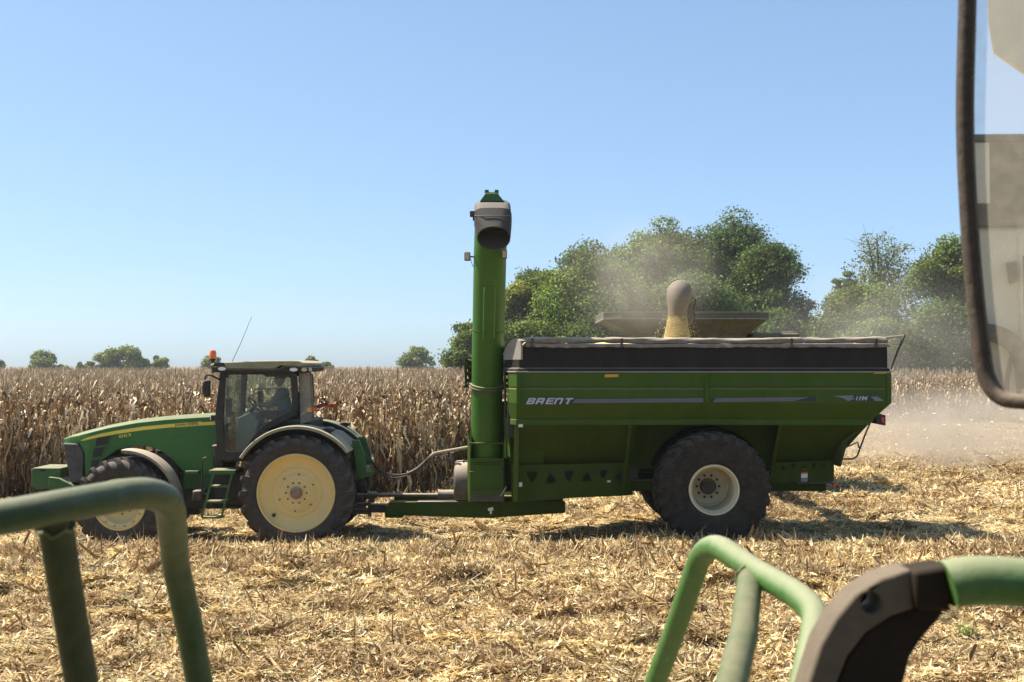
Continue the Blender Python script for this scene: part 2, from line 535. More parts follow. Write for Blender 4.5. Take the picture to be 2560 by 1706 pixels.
def unit(a):
    return a / np.maximum(np.linalg.norm(a, axis=-1, keepdims=True), 1e-9)
def ribbons(path, side, width):
    """path (n,k,3) centre lines, side (n,k,3) unit, width (n,k) -> verts, quad faces; k-1 quads each"""
    n, k, _ = path.shape
    a = path - side * width[..., None] / 2
    b = path + side * width[..., None] / 2
    v = np.stack([a, b], 2).reshape(-1, 3)
    base = (np.arange(n)[:, None] * k + np.arange(k - 1)[None, :]).ravel() * 2
    f = np.stack([base, base + 1, base + 3, base + 2], 1)
    return v, f
class Soup:
    """loose quads with a colour for each vertex"""
    def __init__(self):
        self.v, self.f, self.c, self.n = [], [], [], 0
    def add(self, v, f, c):
        self.v.append(v); self.f.append(f + self.n); self.c.append(c); self.n += len(v)
    def mesh(self, name, mat, smooth_shade=True):
        v, f, c = np.concatenate(self.v), np.concatenate(self.f), np.concatenate(self.c)
        me = mesh_np(name, v, f)
        at = me.color_attributes.new('tone', 'FLOAT_COLOR', 'POINT')
        at.data.foreach_set('color', np.concatenate([c, np.ones((len(c), 1))], 1).astype(np.float32).ravel())
        me.materials.append(mat)
        if smooth_shade: me.shade_smooth()
        return me
def tones(n, palette, k, jitter=0.18):
    pal = np.array(palette)
    c = pal[rng.integers(0, len(pal), n)] * (1 + rng.uniform(-jitter, jitter, (n, 1)))
    return np.repeat(np.clip(c, 0, 1), k, axis=0)

STRAW = leaf_mat('dry_corn_litter', 0.30, 0.6, 0.2)
CORNM = leaf_mat('dry_corn_leaf', 0.10, 0.42, 0.25)
PAL_LITTER = [(0.76, 0.60, 0.30), (0.85, 0.71, 0.41), (0.64, 0.47, 0.21), (0.88, 0.78, 0.50), (0.32, 0.19, 0.075), (0.82, 0.64, 0.29), (0.56, 0.40, 0.18), (0.14, 0.085, 0.036), (0.84, 0.72, 0.45), (0.46, 0.31, 0.14)]
PAL_DARK = [(0.50, 0.345, 0.165), (0.33, 0.205, 0.088), (0.64, 0.48, 0.25), (0.17, 0.10, 0.042), (0.78, 0.64, 0.37), (0.54, 0.39, 0.20)]
def litter_variant(i, n=300, rad=0.42, lift=0.8, pal=PAL_LITTER, grow=1.0):
    s = Soup()
    ang = rng.uniform(0, 2 * pi, n); rr = rad * np.sqrt(rng.uniform(0, 1, n))
    h = rng.uniform(0, 0.12, n) * (1 - rr / rad * 0.6)
    c = np.stack([rr * np.cos(ang), rr * np.sin(ang), h], 1)
    az = rng.uniform(0, 2 * pi, n)
    el = np.clip(rng.normal(0.10, 0.34 * lift, n), -0.5, 1.35)
    d = np.stack([np.cos(az) * np.cos(el), np.sin(az) * np.cos(el), np.sin(el)], 1)
    roll = rng.normal(0, 0.7, n)
    sx = np.stack([-np.sin(az), np.cos(az), np.zeros(n)], 1)
    up = np.cross(d, sx)
    side = sx * np.cos(roll)[:, None] + up * np.sin(roll)[:, None]
    nrm = np.cross(d, side)
    Ln = (rng.gamma(2.0, 0.043, n) + 0.032) * grow
    W = rng.uniform(0.006, 0.030, n)
    W = W * grow
    big = rng.uniform(0, 1, n) < 0.05
    W[big] *= 2.0
    bend = rng.normal(0, 0.9, n)
    k = 4
    t = np.linspace(0, 1, k)
    path = c[:, None, :] + d[:, None, :] * (Ln[:, None] * (t - 0.5))[..., None] + nrm[:, None, :] * (Ln[:, None] * bend[:, None] * (t - 0.5) ** 2)[..., None]
    wid = W[:, None] * np.array([0.55, 1.0, 0.9, 0.25])[None, :]
    tw = rng.normal(0, 0.5, n)[:, None] * t[None, :]
    sd = side[:, None, :] * np.cos(tw)[..., None] + nrm[:, None, :] * np.sin(tw)[..., None]
    v, f = ribbons(path, sd, wid)
    s.add(v, f, tones(n, pal, 2 * k))
    # broken stalk pieces: three sided
    q = 5
    for j in range(q):
        a = rng.uniform(0, 2 * pi); rr = rad * math.sqrt(rng.uniform())
        az = rng.uniform(0, 2 * pi); el = abs(rng.normal(0.05, 0.22))
        d = np.array([math.cos(az) * math.cos(el), math.sin(az) * math.cos(el), math.sin(el)])
        p = np.array([rr * math.cos(a), rr * math.sin(a), rng.uniform(0.02, 0.12)])
        ln = rng.uniform(0.08, 0.26); r0 = rng.uniform(0.004, 0.009)
        e1 = unit(np.cross(d, [0, 0, 1.0])); e2 = np.cross(d, e1)
        ring = np.array([e1 * math.cos(x) + e2 * math.sin(x) for x in (0, 2.09, 4.19)]) * r0
        v = np.concatenate([p - d * ln / 2 + ring, p + d * ln / 2 + ring * 0.8])
        f = np.array([(0, 1, 4, 3), (1, 2, 5, 4), (2, 0, 3, 5)])
        s.add(v, f, tones(1, [(0.62, 0.50, 0.28), (0.45, 0.32, 0.15), (0.70, 0.58, 0.38)], 6))
    return s.mesh('litter_clump', STRAW)
def stub_variant(i):
    """one cut stalk stub with torn leaf sheaths"""
    s = Soup()
    h = rng.uniform(0.16, 0.42); lean = rng.normal(0, 0.18, 2)
    ring = np.array([(math.cos(x), math.sin(x), 0) for x in (0, 1.57, 3.14, 4.71)]) * 0.012
    top = np.array([lean[0] * h, lean[1] * h, h])
    v = np.concatenate([ring, ring * 0.85 + top])
    f = np.array([(0, 1, 5, 4), (1, 2, 6, 5), (2, 3, 7, 6), (3, 0, 4, 7)])
    s.add(v, f, tones(1, [(0.55, 0.40, 0.20), (0.40, 0.26, 0.12)], 8))
    n = 5
    az = rng.uniform(0, 2 * pi, n); t = np.linspace(0, 1, 4)
    o = np.stack([np.cos(az), np.sin(az), np.zeros(n)], 1)
    ln = rng.uniform(0.07, 0.22, n); base = rng.uniform(0.02, h * 0.8, n)
    path = o[:, None, :] * (ln[:, None] * 0.8 * t)[..., None] + np.array([0, 0, 1.0]) * (base[:, None] + ln[:, None] * (0.9 * t - rng.uniform(0.2, 1.1, n)[:, None] * t * t))[..., None]
    sd = np.repeat(np.stack([-np.sin(az), np.cos(az), np.zeros(n)], 1)[:, None, :], 4, 1)
    v, f = ribbons(path, sd, rng.uniform(0.010, 0.03, n)[:, None] * np.array([0.7, 1, 0.8, 0.2])[None, :])
    s.add(v, f, tones(n, PAL_DARK, 8))
    return s.mesh('stalk_stub', STRAW)

PAL_CORN = [(0.35, 0.245, 0.125), (0.54, 0.42, 0.255), (0.22, 0.13, 0.058), (0.66, 0.54, 0.36), (0.10, 0.055, 0.024), (0.44, 0.33, 0.185), (0.26, 0.16, 0.072)]
def corn_parts(i, leaves=24):
    """a dead ripe corn plant: stalk, leaves, ear in its husk, tassel; separate meshes"""
    h = rng.uniform(2.05, 2.5)
    lean = rng.normal(0, 0.05, 2)
    def at(z):
        t = np.asarray(z) / h
        return np.stack([lean[0] * h * t ** 2, lean[1] * h * t ** 2, np.asarray(z, dtype=float)], -1)
    S = Soup()
    zz = np.linspace(0, h, 6)
    ring = np.array([(math.cos(x), math.sin(x), 0) for x in (0, 1.57, 3.14, 4.71)])
    cs = at(zz); rad = np.linspace(0.014, 0.005, 6)
    v = (cs[:, None, :] + ring[None] * rad[:, None, None]).reshape(-1, 3)
    f = np.array([(k * 4 + a, k * 4 + (a + 1) % 4, k * 4 + 4 + (a + 1) % 4, k * 4 + 4 + a) for k in range(5) for a in range(4)])
    S.add(v, f, np.repeat(np.array([[0.15, 0.085, 0.032]]), 24, 0) * rng.uniform(0.8, 1.25))  # stalk tone kept dark for the shade inside the stand
    stalk = S.mesh('corn_plant', CORNM)
    S = Soup()
    n = leaves
    z0 = np.linspace(0.15, h * 0.93, n) + rng.normal(0, 0.05, n)
    az = np.where(np.arange(n) % 2 == 0, 0.0, pi) + rng.uniform(0, pi) + rng.normal(0, 0.6, n)
    ln = rng.uniform(0.30, 0.80, n) * (1 - 0.35 * np.abs(z0 / h - 0.55))
    low = z0 < 0.9
    k = 8
    t = np.linspace(0, 1, k)
    out = np.stack([np.cos(az), np.sin(az), np.zeros(n)], 1)
    rise = np.where(low, rng.uniform(0.0, 0.4, n), rng.uniform(0.35, 1.0, n))
    fall = np.where(low, rng.uniform(0.9, 1.6, n), rng.uniform(0.9, 2.3, n))
    reach = rng.uniform(0.22, 0.5, n)
    upz = ln[:, None] * (rise[:, None] * t - fall[:, None] * t ** 2)
    path = at(np.clip(z0, 0.05, h))[:, None, :] + out[:, None, :] * (ln[:, None] * reach[:, None] * (t ** 0.8))[..., None] + np.array([0, 0, 1.0]) * upz[..., None]
    path += rng.normal(0, 0.030, path.shape) * np.sqrt(t)[None, :, None]
    side = np.stack([-np.sin(az), np.cos(az), np.zeros(n)], 1)
    tw = rng.normal(0, 2.2, n)[:, None] * t[None, :] + rng.normal(0, 0.35, (n, k))
    tang = unit(np.gradient(path, axis=1))
    sd = side[:, None, :] * np.cos(tw)[..., None] + np.cross(tang, side[:, None, :]) * np.sin(tw)[..., None]
    wid = rng.uniform(0.036, 0.088, n)[:, None] * np.array([0.5, 0.9, 1.0, 1.0, 0.85, 0.7, 0.45, 0.1])[None, :] * rng.uniform(0.6, 1.25, (n, k))
    path[..., 2] = np.maximum(path[..., 2], 0.01)
    v, f = ribbons(path, sd, wid)
    tn = tones(n, PAL_CORN, 2 * k) * np.repeat(np.clip(0.08 + 0.58 * z0, 0.15, 1.4), 2 * k)[:, None] * np.repeat(np.stack([np.ones(n), np.clip(0.80 + 0.12 * z0, 0.8, 1.0), np.clip(0.55 + 0.25 * z0, 0.55, 1.0)], 1), 2 * k, 0)  # lower leaves browner, and darkened further for the shade inside the stand
    S.add(v, f, tn)
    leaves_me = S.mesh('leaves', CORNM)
    S = Soup()
    ze = h * rng.uniform(0.40, 0.52); a = rng.uniform(0, 2 * pi)
    o = np.array([math.cos(a), math.sin(a), 0])
    d = unit(o * 0.6 + np.array([0, 0, rng.choice([0.8, -0.9])]))
    e1 = unit(np.cross(d, [0.3, 0.2, 1.0])); e2 = np.cross(d, e1)
    p0 = at(ze) + o * 0.02
    rings = []
    for q, rq in ((0, 0.012), (0.06, 0.028), (0.15, 0.03), (0.22, 0.018), (0.27, 0.004)):
        rings.append([p0 + d * q + (e1 * math.cos(x) + e2 * math.sin(x)) * rq for x in np.linspace(0, 2 * pi, 6)[:-1]])
    v = np.array(rings).reshape(-1, 3)
    f = np.array([(r_ * 5 + b, r_ * 5 + (b + 1) % 5, r_ * 5 + 5 + (b + 1) % 5, r_ * 5 + 5 + b) for r_ in range(4) for b in range(5)])
    S.add(v, f, np.repeat(np.array([[0.66, 0.53, 0.35]]), 25, 0))
    ear = S.mesh('ear', CORNM)
    S = Soup()
    n = 7
    az = rng.uniform(0, 2 * pi, n); t = np.linspace(0, 1, 3)
    o = np.stack([np.cos(az), np.sin(az), np.zeros(n)], 1)
    sp = rng.uniform(0.1, 0.7, n); sp[0] = 0.05
    ln = rng.uniform(0.13, 0.28, n)
    path = at(np.full(n, h))[:, None, :] + o[:, None, :] * (ln[:, None] * sp[:, None] * t)[..., None] + np.array([0, 0, 1.0]) * (ln[:, None] * (t - 0.35 * sp[:, None] * t * t))[..., None]
    sd = np.repeat(np.stack([-np.sin(az), np.cos(az), np.zeros(n)], 1)[:, None, :], 3, 1)
    v, f = ribbons(path, sd, np.full((n, 3), 0.011))
    S.add(v, f, tones(n, [(0.40, 0.29, 0.17), (0.50, 0.38, 0.24)], 6))
    tassel = S.mesh('tassel', CORNM)
    return stalk, leaves_me, ear, tassel
def join_meshes(name, mes, mat):
    V, F, C, o = [], [], [], 0
    for me in mes:
        v = np.zeros(len(me.vertices) * 3, np.float32); me.vertices.foreach_get('co', v)
        f = np.zeros(len(me.loops), np.int32); me.loops.foreach_get('vertex_index', f)
        c = np.zeros(len(me.vertices) * 4, np.float32); me.color_attributes['tone'].data.foreach_get('color', c)
        V.append(v.reshape(-1, 3)); F.append(f.reshape(-1, 4) + o); C.append(c.reshape(-1, 4)[:, :3]); o += len(me.vertices)
    s = Soup(); s.add(np.concatenate(V), np.concatenate(F), np.concatenate(C))
    return s.mesh(name, mat)

def scatter(name, pts, variants, rot, scl, idx, label, cat):
    """one object: copies of the variant meshes on points, by geometry nodes"""
    col = bpy.data.collections.new(name + '_kinds')
    for k, me in enumerate(variants):
        o = bpy.data.objects.new('%s_kind_%02d' % (name, k), me)
        col.objects.link(o)
    me = bpy.data.meshes.new(name)
    me.vertices.add(len(pts))
    me.vertices.foreach_set('co', np.asarray(pts, np.float32).ravel())
    for an, ty, val in (('rot', 'FLOAT_VECTOR', rot), ('scl', 'FLOAT_VECTOR', scl), ('idx', 'INT', idx)):
        a = me.attributes.new(an, ty, 'POINT')
        a.data.foreach_set('value' if ty == 'INT' else 'vector', np.asarray(val, np.int32 if ty == 'INT' else np.float32).ravel())
    o = bpy.data.objects.new(name, me)
    COL.objects.link(o)
    ng = bpy.data.node_groups.new(name, 'GeometryNodeTree')
    ng.interface.new_socket('Geometry', in_out='INPUT', socket_type='NodeSocketGeometry')
    ng.interface.new_socket('Geometry', in_out='OUTPUT', socket_type='NodeSocketGeometry')
    gi, go = ng.nodes.new('NodeGroupInput'), ng.nodes.new('NodeGroupOutput')
    mp_ = ng.nodes.new('GeometryNodeMeshToPoints')
    ip = ng.nodes.new('GeometryNodeInstanceOnPoints')
    ci = ng.nodes.new('GeometryNodeCollectionInfo')
    ci.inputs[0].default_value = col
    ci.inputs['Separate Children'].default_value = True
    ci.inputs['Reset Children'].default_value = True
    ip.inputs['Pick Instance'].default_value = True
    def attr(nm, ty):
        q = ng.nodes.new('GeometryNodeInputNamedAttribute'); q.data_type = ty; q.inputs[0].default_value = nm
        return q.outputs[0]
    lk = ng.links
    lk.new(gi.outputs[0], mp_.inputs[0]); lk.new(mp_.outputs[0], ip.inputs['Points']); lk.new(ci.outputs[0], ip.inputs['Instance'])
    e2r = ng.nodes.new('FunctionNodeEulerToRotation')
    lk.new(attr('rot', 'FLOAT_VECTOR'), e2r.inputs[0])
    lk.new(e2r.outputs[0], ip.inputs['Rotation'])
    lk.new(attr('scl', 'FLOAT_VECTOR'), ip.inputs['Scale'])
    lk.new(attr('idx', 'INT'), ip.inputs['Instance Index'])
    lk.new(ip.outputs[0], go.inputs[0])
    md = o.modifiers.new('scatter', 'NODES'); md.node_group = ng
    tag(o, label, cat, kind='stuff')
    return o
def tilt(n, a):
    return np.stack([rng.normal(0, a, n), rng.normal(0, a, n), rng.uniform(0, 2 * pi, n)], 1)
def field_pts(y0, y1, dens, xpad=1.5, xmax=None):
    """random points inside the view wedge"""
    wedge = lambda y: 0.437 * y + xpad
    area = (wedge(y0) + wedge(y1)) * (y1 - y0)
    n = int(area * dens)
    y = rng.uniform(y0, y1, n * 2); x = rng.uniform(-wedge(y1), wedge(y1), n * 2)
    k = np.abs(x) < wedge(y)
    x, y = x[k][:n], y[k][:n]
    return np.stack([x, y, ground_z(x, y)], 1)

# litter on the ground: dense near, thinner far
kinds = [litter_variant(i, 470, 0.42, 0.48) for i in range(7)] + [litter_variant(i, 380, 0.40, 0.8, PAL_DARK, 1.05) for i in range(5)]
near = field_pts(8.5, 20.6, 15.0, 2.6)
mid = field_pts(20.6, 27.5, 8.0, 2.6)
far = field_pts(27.5, 66.0, 3.4, 3.0)
keep = (far[:, 1] > 34) | (far[:, 0] > -4)
far = far[keep]
pts = np.concatenate([near, mid, far])
n = len(pts)
band = np.sin(2 * pi * (pts[:, 1] + 0.12 * np.sin(pts[:, 0] * 0.35)) / 1.52 - 0.6) + 0.35 * np.sin(pts[:, 0] * 0.9 + pts[:, 1] * 1.7) + rng.normal(0, 0.28, n)
fluff = band > 0.6                     # old row lines: browner, standing leaf and stub litter
idx = np.where(fluff, rng.integers(7, 12, n), rng.integers(0, 7, n))
sc_ = rng.uniform(0.75, 1.2, n) * np.where(pts[:, 1] > 27.5, 1.35, 1.0)
swathy = smooth(16.0, 18.0, pts[:, 1]) * (1 - smooth(20.0, 20.6, pts[:, 1]))
tracky = smooth(20.2, 20.6, pts[:, 1]) * (1 - smooth(24.0, 24.6, pts[:, 1]))
zs = sc_ * (0.9 + 0.55 * swathy - 0.4 * tracky) * np.where(fluff, 1.3, 1.0)
scl = np.stack([sc_, sc_, zs], 1)
scatter('corn_litter', pts, kinds, tilt(n, 0.16), scl, idx, 'chopped pale straw, husks and broken stalks littering the harvested ground', 'litter')

# cut stubs standing in rows
stubs = [stub_variant(i) for i in range(8)]
sp = []
for r_ in np.arange(9.5, 64, 0.76):
    if 20.4 < r_ < 24.6: continue
    w = 0.437 * r_ + 1.5
    xx = np.arange(-w, w, 0.36) + rng.normal(0, 0.12, len(np.arange(-w, w, 0.36)))
    if 28 < r_ < 34.6: xx = xx[xx > -2]
    if r_ > 34.6: xx = xx[xx > 7]
    sp.append(np.stack([xx, r_ + rng.normal(0, 0.05, len(xx)), np.zeros(len(xx))], 1))
sp = np.concatenate(sp); sp[:, 2] = ground_z(sp[:, 0], sp[:, 1])
n = len(sp)
s1 = rng.uniform(0.7, 1.2, n)
scatter('cut_stubble', sp, stubs, tilt(n, 0.55), np.stack([s1] * 3, 1), rng.integers(0, 8, n), 'short cut corn stubs standing in rows among the litter', 'stubble')

# standing corn
CORN_Y = 28.6
corn = [corn_parts(i) for i in range(10)]
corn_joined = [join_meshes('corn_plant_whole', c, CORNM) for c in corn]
def corn_rows(y0, y1, dy, dx, xlo, xhi):
    out = []
    for y in np.arange(y0, y1, dy):
        a, b = xlo(y), xhi(y)
        if b <= a: continue
        xx = np.arange(a, b, dx); xx = xx + rng.normal(0, dx * 0.28, len(xx))
        out.append(np.stack([xx, y + rng.normal(0, 0.07, len(xx)), np.zeros(len(xx))], 1))
    return np.concatenate(out)
wl = lambda y: -0.49 * y - 2.5
wr = lambda y: 0.49 * y + 2.5
rows = [corn_rows(CORN_Y, 34.8, 0.76, 0.145, wl, lambda y: -1.9),
        corn_rows(34.8, 45, 0.76, 0.2, wl, lambda y: 7.0),
        corn_rows(45, 65, 0.76, 0.26, wl, lambda y: 7.0),
        corn_rows(65, 71, 0.76, 0.2, wl, wr),
        corn_rows(71, 110, 1.1, 0.42, wl, wr),
        corn_rows(110, 240, 2.6, 0.7, wl, wr)]
cp = np.concatenate(rows)
cp[:, 2] = ground_z(cp[:, 0], cp[:, 1]) - 0.02
n = len(cp)
ci_ = rng.integers(0, 10, n)
cr_ = tilt(n, 0.05)
knock = rng.uniform(0, 1, n) < 0.05
cr_[knock, :2] *= 4
cs_ = rng.uniform(0.98, 1.24, n)
# the plants at the cut edge, one by one
order = np.argsort(cp[:, 1] + np.where((cp[:, 0] < -12.2), 50, 0))
single = order[:300]
rest = np.ones(n, bool); rest[single] = False
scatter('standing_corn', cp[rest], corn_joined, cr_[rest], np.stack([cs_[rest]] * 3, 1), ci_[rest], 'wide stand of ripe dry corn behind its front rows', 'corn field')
for i in single:
    k = ci_[i]
    o = bpy.data.objects.new('corn_plant', corn[k][0])
    COL.objects.link(o)
    o.location = cp[i]; o.rotation_euler = cr_[i]; o.scale = (cs_[i],) * 3
    sx_ = CX + FPX * cp[i][0] / cp[i][1]
    where = 'ahead of the tractor nose' if sx_ < 160 else 'behind the tractor hood' if sx_ < 520 else 'behind the tractor cab' if sx_ < 860 else 'in the gap between tractor and auger'
    tag(o, 'dry tan corn plant in the front corn rows ' + where, 'corn plant', 'corn plants along the cut edge')
    for nm, me in zip(('leaves', 'ear', 'tassel'), corn[k][1:]):
        c = bpy.data.objects.new(nm, me)
        COL.objects.link(c)
        c.parent = o

# ------------------------------------------------------------------ trees
BARK = paint('tree_bark', (0.11, 0.09, 0.07), 0.9, 0.0, 0.0, scale=6, bump=0.5)
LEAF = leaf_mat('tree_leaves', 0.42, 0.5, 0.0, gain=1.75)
def tree(label, px0, px1, ytop, y, trunk_h=0.16, leaves=12000, leaf=0.26, tone=(0.05, 0.10, 0.022), sparse=0.0, group=None, lobes=34, deep=0.75, bare=False, wide=1.25, more=3.2):
    top = P((px0 + px1) / 2, ytop, y)
    half = (px1 - px0) / 2 / FPX * y * wide
    leaves = int(leaves * more)
    x, h = top.x, top.z * 1.05
    t = thing('tree', label, 'tree', (x, y, 0), group)
    h0 = h * trunk_h
    cz, rz = (h + h0) / 2, (h - h0) / 2
    c = np.array([x, y, cz]); rad = np.array([half, half * deep, rz])
    # trunk and limbs
    mb = MB()
    lean = rng.normal(0, 0.03)
    tr = max(0.12, h * 0.020)
    mb.tube([(x, y, -0.2), (x + lean * h * 0.3, y, h * 0.3), (x + lean * h * 0.6, y, h * 0.62), (x + lean * h, y, h * 0.93)], [tr, tr * 0.75, tr * 0.45, tr * 0.1], 7)
    # lobes: an inner set that fills the crown, an outer set that breaks its outline
    lb = []
    for k in range(lobes * 2):
        outer = k >= lobes
        a = rng.uniform(0, 2 * pi); u = rng.uniform(-0.95, 1.0)
        q = (math.sqrt(max(0, 1 - u * u)) if u > 0.1 else 1.0) * (rng.uniform(0.70, 0.95) if outer else rng.uniform(0.0, 0.78))
        p = c + rad * np.array([math.cos(a) * q, math.sin(a) * q, u * (rng.uniform(0.74, 0.88) if outer else 0.72)])
        s = (rng.uniform(0.15, 0.27) if outer else rng.uniform(0.30, 0.44)) * min(half, rz) * (1.0 - sparse * 0.35)
        p[2] = max(p[2], s * 0.5)
        lb.append((p, s))
        if k % (2 if bare else 4) == 0:
            s0 = rng.uniform(0.25, 0.6)
            b0 = Vector((x + lean * h * s0, y, h * s0))
            md_ = (b0 + Vector(p)) / 2 + Vector((0, 0, 0.06 * h))
            mb.tube([b0, md_, Vector(p)], [tr * 0.36, tr * 0.22, tr * 0.05], 5)
            if bare:
                for w in range(5):
                    e = Vector(p) + Vector(rng.normal(0, 1, 3)) * s * 1.1
                    mb.tube([md_.lerp(Vector(p), rng.uniform(0.3, 1)), e], [tr * 0.07, tr * 0.02], 4)
    obj('trunk', mb, BARK, t, fix=False)
    per = np.array([s for _, s in lb]) ** 2
    cnt = np.maximum(20, (leaves * per / per.sum()).astype(int))
    V, T = [], []
    for (p, s), m_ in zip(lb, cnt):
        d = unit(rng.normal(0, 1, (m_, 3)))
        rr = s * rng.uniform(0.3, 1.0, m_) ** 0.5 * rng.choice([0.85, 1.0, 1.12, 1.4], m_, p=[0.3, 0.4, 0.2, 0.1])
        q = p + d * rr[:, None] * np.array([1.15, 1.0, 0.72]) + rng.normal(0, 0.06 * s, (1, 3))
        nrm = unit(d * 0.6 + rng.normal(0, 0.75, (m_, 3)) + np.array([0, 0, 0.3]))
        V.append((q, nrm)); T.append(np.full(m_, rng.uniform(0.62, 1.3)))
    q = np.concatenate([a for a, _ in V]); nrm = np.concatenate([b for _, b in V]); lt = np.concatenate(T)
    m_ = len(q)
    e1 = unit(np.cross(nrm, unit(rng.normal(0, 1, (m_, 3))))); e2 = np.cross(nrm, e1)
    sz = leaf * rng.uniform(0.55, 1.25, m_)[:, None]
    v = np.stack([q - e1 * sz * 0.5, q + e2 * sz * 0.36 + nrm * sz * 0.12, q + e1 * sz * 0.6, q - e2 * sz * 0.36 + nrm * sz * 0.12], 1).reshape(-1, 3)
    f = np.arange(m_ * 4).reshape(-1, 4)
    col = np.array(tone)[None, :] * lt[:, None] * rng.uniform(0.5, 1.55, (m_, 1)) * np.array([1, 1, 1]) + rng.uniform(-0.008, 0.012, (m_, 1)) * np.array([1.2, 0.7, 0.1])
    s = Soup(); s.add(v - np.array([x, y, 0]), f, np.repeat(np.clip(col, 0.004, 1), 4, 0))
    o = bpy.data.objects.new('crown', s.mesh('crown', LEAF, False))
    COL.objects.link(o); o.parent = t
    return t
WOOD = 'trees of the wood behind the grain cart'
YEL, MIDG, DKG, PALE = (0.135, 0.145, 0.024), (0.088, 0.115, 0.020), (0.062, 0.088, 0.020), (0.115, 0.13, 0.04)
tree('low dark leafy tree at the far edge of the wood behind the auger tube', 1124, 1250, 806, 118, 0.05, 8000, tone=MIDG, group=WOOD)
tree('thin pale yellowish tree just beside the upright auger tube', 1240, 1345, 698, 112, 0.06, 8000, tone=YEL, group=WOOD)
tree('green tree between the pale yellowish tree and the bright green one', 1310, 1470, 668, 122, 0.06, 11000, tone=MIDG, group=WOOD)
tree('bright green rounded tree near the front of the wood', 1370, 1590, 612, 110, 0.06, 16000, tone=(0.098, 0.135, 0.020), group=WOOD, lobes=46)
tree('tall green tree behind the dust rising over the spout', 1560, 1770, 552, 116, 0.06, 17000, tone=MIDG, group=WOOD, lobes=46)
tree('tallest dark green tree at the crest of the wood', 1715, 1945, 540, 126, 0.05, 18000, tone=DKG, group=WOOD, lobes=50)
tree('broad dark tree on the shoulder of the wood falling towards the gap', 1840, 2016, 600, 118, 0.05, 15000, tone=(0.068, 0.096, 0.020), group=WOOD, lobes=44)
tree('low shaded tree filling the wood below the crest', 1620, 1860, 690, 108, 0.04, 12000, tone=(0.072, 0.10, 0.022), group=WOOD)
tree('rounded green tree joining the bright green tree to the tall dusty one', 1450, 1640, 596, 121, 0.04, 12000, tone=MIDG, group=WOOD, lobes=40)
tree('full green tree closing the canopy right behind the spout', 1630, 1800, 566, 122, 0.04, 12000, tone=(0.072, 0.10, 0.022), group=WOOD, lobes=40)
tree('leafy tree on the rising slope of the wood past the auger tube', 1270, 1400, 664, 124, 0.04, 10000, tone=MIDG, group=WOOD, lobes=36)
tree('small dark tree beside the gap of open sky', 2070, 2160, 676, 120, 0.05, 8000, tone=DKG, group=WOOD)
tree('thin sparse tree with bare branches showing against the sky', 2105, 2300, 574, 124, 0.25, 4200, leaf=0.26, tone=PALE, group=WOOD, lobes=40, bare=True, wide=1.0, more=1.5)
tree('pale green bushy tree low in front of the sparse tree', 2060, 2290, 705, 112, 0.04, 12000, tone=(0.105, 0.13, 0.03), group=WOOD)
tree('tall green tree half behind the mirror', 2285, 2470, 588, 116, 0.05, 13000, tone=MIDG, group=WOOD, lobes=40)
for a_, b_, c_, t_, lab in ((1230, 1420, 800, MIDG, 'low leafy bush at the foot of the wood beside the auger tube'),
                            (1400, 1640, 770, (0.072, 0.10, 0.022), 'shaded bush at the foot of the bright green tree'),
                            (1850, 2020, 770, DKG, 'dark bush at the foot of the wood under the open gap'),
                            (2080, 2330, 800, MIDG, 'low bush behind the rear arm of the cart tarp'),
                            (2260, 2480, 760, (0.072, 0.10, 0.022), 'dusty bush at the foot of the tree behind the mirror')):
    tree(lab, a_, b_, c_, 106, 0.02, 7000, tone=t_, group=WOOD, lobes=26)
FARG = 'small trees on the far horizon'
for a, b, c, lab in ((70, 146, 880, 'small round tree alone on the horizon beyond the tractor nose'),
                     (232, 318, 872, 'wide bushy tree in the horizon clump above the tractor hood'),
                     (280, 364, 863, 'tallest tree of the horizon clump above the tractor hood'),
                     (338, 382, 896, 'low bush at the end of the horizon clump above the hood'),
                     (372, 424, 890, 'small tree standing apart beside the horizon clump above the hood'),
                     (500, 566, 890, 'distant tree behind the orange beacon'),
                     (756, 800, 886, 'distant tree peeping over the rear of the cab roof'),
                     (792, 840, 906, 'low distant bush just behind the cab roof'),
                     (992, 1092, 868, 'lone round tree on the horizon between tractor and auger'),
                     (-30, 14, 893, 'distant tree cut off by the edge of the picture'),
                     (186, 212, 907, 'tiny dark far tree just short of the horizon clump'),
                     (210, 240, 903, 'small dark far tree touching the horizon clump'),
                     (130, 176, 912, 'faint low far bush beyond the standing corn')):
    tree(lab, a, b, c, 270, 0.02, 3000, leaf=0.46, more=3.2, wide=0.92, tone=(0.125, 0.15, 0.04), group=FARG, lobes=22)

